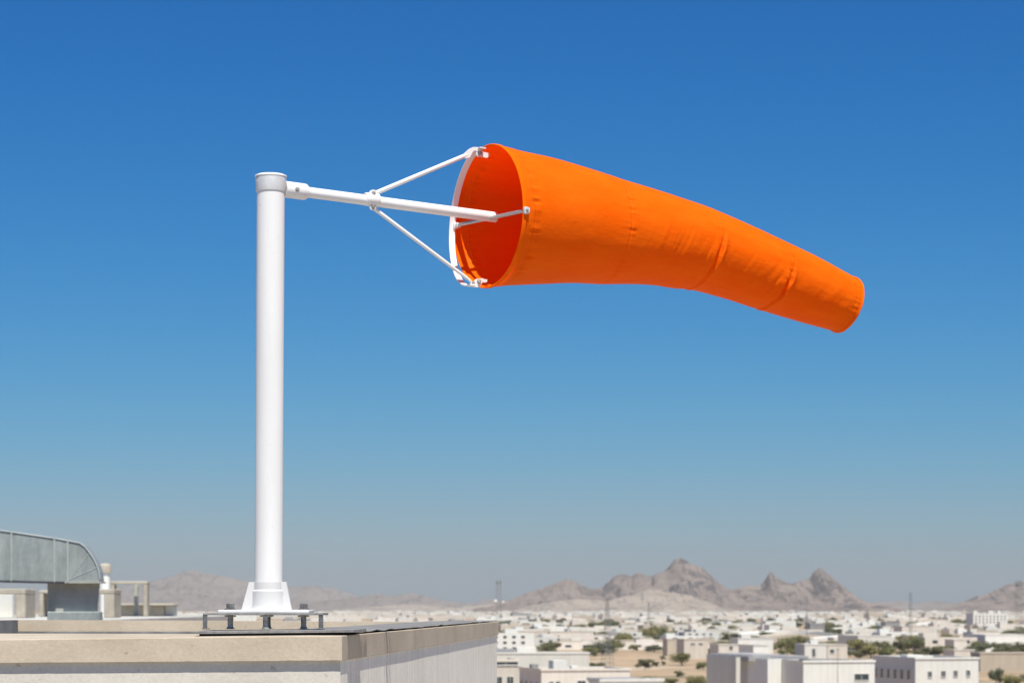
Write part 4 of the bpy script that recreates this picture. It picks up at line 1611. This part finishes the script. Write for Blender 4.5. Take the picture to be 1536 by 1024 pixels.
for a in ((967, 1003, 27, 18, 1, 'round dark bush on bare ground left of the big acacia'), (983, 999.5, 12, 9, 1, 'small bush touching the right side of the round dark bush'),
          (1023, 998, 29, 22, 0, 'big olive-green acacia with visible trunk in the bare field'), (1055, 1004, 21, 14, 2, 'olive bush against the grey wall of the stepped block'),
          (1064, 985, 38, 15, 0, 'wide green tree clump behind the stepped roof slab'), (1052, 981, 18, 12, 3, 'dark green tree at the left end of the wide clump'),
          (1019, 1015, 17, 11, 1, 'low dark bush below the big acacia'), (1050, 1032, 40, 22, 2, 'large green bush at the bottom edge beside the grey wall'),
          (995, 997, 8, 7, 3, 'tiny dark shrub between the bush and the acacia'), (994, 989, 9, 7, 1, 'tiny shrub beyond the bare field'),
          (982, 977, 32, 11, 3, 'dark spreading tree beyond the bare field'), (950, 976, 15, 12, 2, 'rounded green tree left of the dark spreading tree'),
          (1002, 979, 20, 9, 1, 'low dark tree right of the dark spreading tree'),
          (1306, 987, 34, 22, 0, 'large green tree behind the square-window block, left one'), (1330, 986, 30, 18, 2, 'green tree behind the square-window block, right one'),
          (1288, 987, 24, 15, 3, 'grey-green tree left of the large green tree'), (1270, 984, 20, 11, 5, 'dark low tree beside the white annex'),
          (1356, 984, 26, 11, 1, 'dark low tree under the arched building'), (1380, 984, 24, 10, 0, 'yellow-green low tree under the arched building'),
          (1400, 983, 16, 9, 3, 'small dark tree right of the yellow-green one'),
          (1494, 1026, 24, 27, 3, 'tall dark round tree right of the square-window block'), (1520, 1034, 34, 26, 2, 'broad green bush in the bottom right corner'), (1545, 1030, 30, 24, 1, 'dark bush cut by the right edge'),
          (1496, 984, 16, 10, 3, 'dark bush before the perimeter wall, left'), (1522, 985, 16, 9, 1, 'dark bush before the perimeter wall, right'),
          (877, 1004, 34, 13, 1, 'low dark bush mass behind the cream house'), (897, 1003, 24, 11, 3, 'dark bush at the right end of the bush mass'),
          (905, 955, 18, 14, 3, 'dark tree left of the school buildings'), (921, 956, 18, 14, 0, 'green tree against the left end of the school'),
          (985, 962, 44, 11, 0, 'wide green hedge tree below the school'), (955, 961, 34, 10, 3, 'dark hedge tree below the school, left part'), (1016, 960, 24, 9, 1, 'dark hedge tree below the school, right part'),
          (930, 1020, 30, 8, 2, 'low green shrub behind the pale shed'), (970, 1021, 34, 8, 0, 'low green shrub right of the pale shed'), (1000, 1026, 36, 11, 2, 'green shrub below the low dark bush'),
          (1172, 984, 13, 12, 0, 'small yellow-green tree left of the doorway house'), (1192, 984, 18, 13, 2, 'yellow-green tree touching the doorway house')):
    tree(a[0], a[1], a[2], a[3], a[4], a[5])
rng = random.Random(21)
n = 0
while n < 250:
    px = rng.uniform(740, 1550)
    d = 1250 * (4200 / 1250) ** rng.random()
    x = (px - CX) / F * d
    if 920 < px < 1075 and d < 1650:
        continue
    if any((x - a) ** 2 + (d + 3 - b) ** 2 < (r * 0.75) ** 2 for a, b, r in taken):
        continue
    band = [nm for lim, nm in BAND if d >= lim][-1]
    pr = rng.randrange(6)
    lab = f"small {'olive' if pr % 2 == 0 else 'dark green'} garden tree {band}, {region_name(px)}"
    w = rng.uniform(6, 15)
    t = tree(px, 0, w * F / d, w * rng.uniform(0.5, 0.75) * F / d, pr, lab, 'small trees ' + band + ', ' + region_name(px), 'garden_tree', d)
    n += 1

# ------------------------------------------------------------------ 8. masts and pylons
def lattice(name, label, px, ytop, d, w0, w1, n=14, plat=None, dish=None, waist=None):
    X = (px - CX) / F * d
    H = ZC + (HY - ytop) / F * d
    t = thing(name, (X, d, 0), label, 'mast', R(20), world=False)
    bm = bmesh.new()
    th = max(0.07, 0.000042 * d)

    def wid(z):
        u = z / H
        if waist:
            return w0 + (waist - w0) * min(1, u / 0.62) if u < 0.62 else waist + (w1 - waist) * (u - 0.62) / 0.38
        return w0 + (w1 - w0) * u
    cs = ((-1, -1), (1, -1), (1, 1), (-1, 1))
    for (a, b) in cs:
        tube(bm, [(a * wid(H * k / 8) / 2, b * wid(H * k / 8) / 2, H * k / 8) for k in range(9)], th, 5)
    for k in range(n):
        z0, z1 = H * k / n, H * (k + 1) / n
        for i in range(4):
            (a, b), (c, e) = cs[i], cs[(i + 1) % 4]
            tube(bm, [(a * wid(z0) / 2, b * wid(z0) / 2, z0), (c * wid(z1) / 2, e * wid(z1) / 2, z1)], th * 0.6, 4)
            tube(bm, [(a * wid(z1) / 2, b * wid(z1) / 2, z1), (c * wid(z1) / 2, e * wid(z1) / 2, z1)], th * 0.6, 4)
    finish('tower', bm, M['lattice'], t)
    if plat:
        bm = bmesh.new()
        for zz in plat:
            bx(bm, -wid(zz) * 0.6, wid(zz) * 0.6, -wid(zz) * 0.6, wid(zz) * 0.6, zz, zz + 0.8, 0.05, 1)
            for (a, b) in cs:
                bx(bm, a * wid(zz) * 0.55 - 0.2, a * wid(zz) * 0.55 + 0.2, b * wid(zz) * 0.55 - 0.2, b * wid(zz) * 0.55 + 0.2, zz + 0.801, zz + 3.2, 0.05, 1)
        finish('antenna_ring', bm, M['lattice'], t)
    if dish:
        for (dx, zz, r) in dish:
            bm = bmesh.new()
            lathe(bm, [(0, 0.3), (r * 0.6, 0.12), (r, -0.3), (r, -0.45), (0, -0.2)], (dx, -wid(zz) / 2 - 0.6, zz), Vector((0, -1, 0)), 20)
            finish('dish', bm, M['h_white'], t)
    return t


lattice('radio_tower', 'grey lattice tower with white dishes right of the parapet corner', 748, 871, 2400, 5.0, 3.0, 16, plat=[ZC + 20], dish=[(-3.6, ZC + 4, 1.5), (3.6, ZC + 3, 1.3)])
lattice('power_pylon', 'faint lattice pylon rising in front of the plain left of the school', 911, 896, 960, 4.2, 0.7, 18, waist=1.6)
lattice('radio_tower', 'tall lattice tower at the right edge of the picture', 1528, 872, 1500, 3.0, 2.0, 18, plat=[ZC + 11])
lattice('slim_mast', 'slim lattice mast standing in the gap between the mountains', 1366, 888, 1800, 1.9, 1.3, 26)
lattice('power_pylon', 'very faint pylon in front of the pale foothill', 973, 903, 2600, 5, 1, 12, waist=1.6)


def pole(label, px, ytop, d, r):
    X = (px - CX) / F * d
    H = ZC + (HY - ytop) / F * d
    t = thing('lamp_pole', (X, d, 0), label, 'pole', 0, world=False)
    bm = bmesh.new()
    tube(bm, [(0, 0, 0), (0, 0, H)], [r, r * 0.6], 10)
    finish('pole', bm, M['lattice'], t)
    bm = bmesh.new()
    bx(bm, -r * 2.5, r * 2.5, -r * 2, r * 2, H + 0.001, H + r * 2.4, r * 0.3, 1)
    finish('lamp_head', bm, M['lattice'], t)


pole('thin tall pole in front of the right-hand peak', 1210, 900, 1500, 0.26)
pole('thin pole rising beside the white face of the stepped block', 1256.5, 974, 545, 0.1)

# ------------------------------------------------------------------ 9. haze
bm = bmesh.new()
bx(bm, -8800, 8800, -500, 25500, -4, 262)
haze = finish('haze', bm, [])
haze.data.materials.clear()
hm = bpy.data.materials.new('haze')
hm.use_nodes = True
hm.node_tree.nodes.clear()
o_ = hm.node_tree.nodes.new('ShaderNodeOutputMaterial')
pv = hm.node_tree.nodes.new('ShaderNodeVolumePrincipled')
pv.inputs['Color'].default_value = (0.465, 0.52, 0.565, 1)
pv.inputs['Density'].default_value = 4.2e-5
pv.inputs['Anisotropy'].default_value = 0.0
hm.node_tree.links.new(pv.outputs[0], o_.inputs['Volume'])
haze.data.materials.append(hm)
tag(haze, 'pale dust haze over the plain', 'haze', kind='stuff')

# ------------------------------------------------------------------ 10. light, sky, camera
SUN_EL, SUN_AZ = 64.0, 180 - 15.0                       # azimuth from +Y towards +X
w = bpy.data.worlds.new('World')
sc.world = w
w.use_nodes = True
nt = w.node_tree
sky = nt.nodes.new('ShaderNodeTexSky')
sky.sky_type = 'NISHITA'
sky.sun_disc = False
sky.sun_elevation = R(SUN_EL)
sky.sun_rotation = R(SUN_AZ)
sky.air_density = 1.0
sky.dust_density = 0.3
sky.ozone_density = 5.0
bg = nt.nodes['Background']
bg.inputs['Strength'].default_value = 0.086
SKY_GAM = (2.85, 1.5, 1.2)
SKY_GAIN = tuple(10 * k / 3 ** g_ for k, g_ in zip((0.0375, 0.1155, 0.203), SKY_GAM))
sep = nt.nodes.new('ShaderNodeSeparateColor')
cmb = nt.nodes.new('ShaderNodeCombineColor')
nt.links.new(sky.outputs[0], sep.inputs[0])
for i in range(3):
    pw = nt.nodes.new('ShaderNodeMath')
    pw.operation = 'POWER'
    pw.inputs[1].default_value = SKY_GAM[i]
    ml = nt.nodes.new('ShaderNodeMath')
    ml.operation = 'MULTIPLY'
    ml.inputs[1].default_value = SKY_GAIN[i]
    nt.links.new(sep.outputs[i], pw.inputs[0])
    nt.links.new(pw.outputs[0], ml.inputs[0])
    nt.links.new(ml.outputs[0], cmb.inputs[i])
nt.links.new(cmb.outputs[0], bg.inputs[0])

sun = bpy.data.lights.new('sun', 'SUN')
sun.energy = 5.0
sun.angle = R(0.53)
sun.color = (1.0, 0.957, 0.87)
so = bpy.data.objects.new('sun', sun)
COL.objects.link(so)
az, el = R(SUN_AZ), R(SUN_EL)
sdir = Vector((math.sin(az) * math.cos(el), math.cos(az) * math.cos(el), math.sin(el)))
so.rotation_euler = sdir.to_track_quat('Z', 'Y').to_euler()
so.location = (0, -5, 40)

cam = bpy.data.cameras.new('camera')
co = bpy.data.objects.new('camera', cam)
COL.objects.link(co)
co.location = (0, 0, ZC)
co.rotation_euler = (R(90), 0, 0)
cam.sensor_width = 36
cam.lens = F / 1536 * 36
cam.shift_y = (HY - 512) / 1536
cam.clip_start = 0.1
cam.clip_end = 60000
cam.dof.use_dof = True
cam.dof.focus_distance = 11.5
cam.dof.aperture_fstop = 8.0
sc.camera = co

for o in COL.objects:
    for k in ('_w', '_dim'):
        if k in o:
            del o[k]

sc.view_settings.view_transform = 'Standard'
sc.view_settings.look = 'None'
sc.view_settings.exposure = 0.38
sc.view_settings.gamma = 1
cy = sc.cycles
cy.use_denoising = True
cy.max_bounces = 8
cy.diffuse_bounces = 4
cy.volume_bounces = 1
cy.sample_clamp_indirect = 8
cy.use_adaptive_sampling = True
cy.adaptive_threshold = 0.01
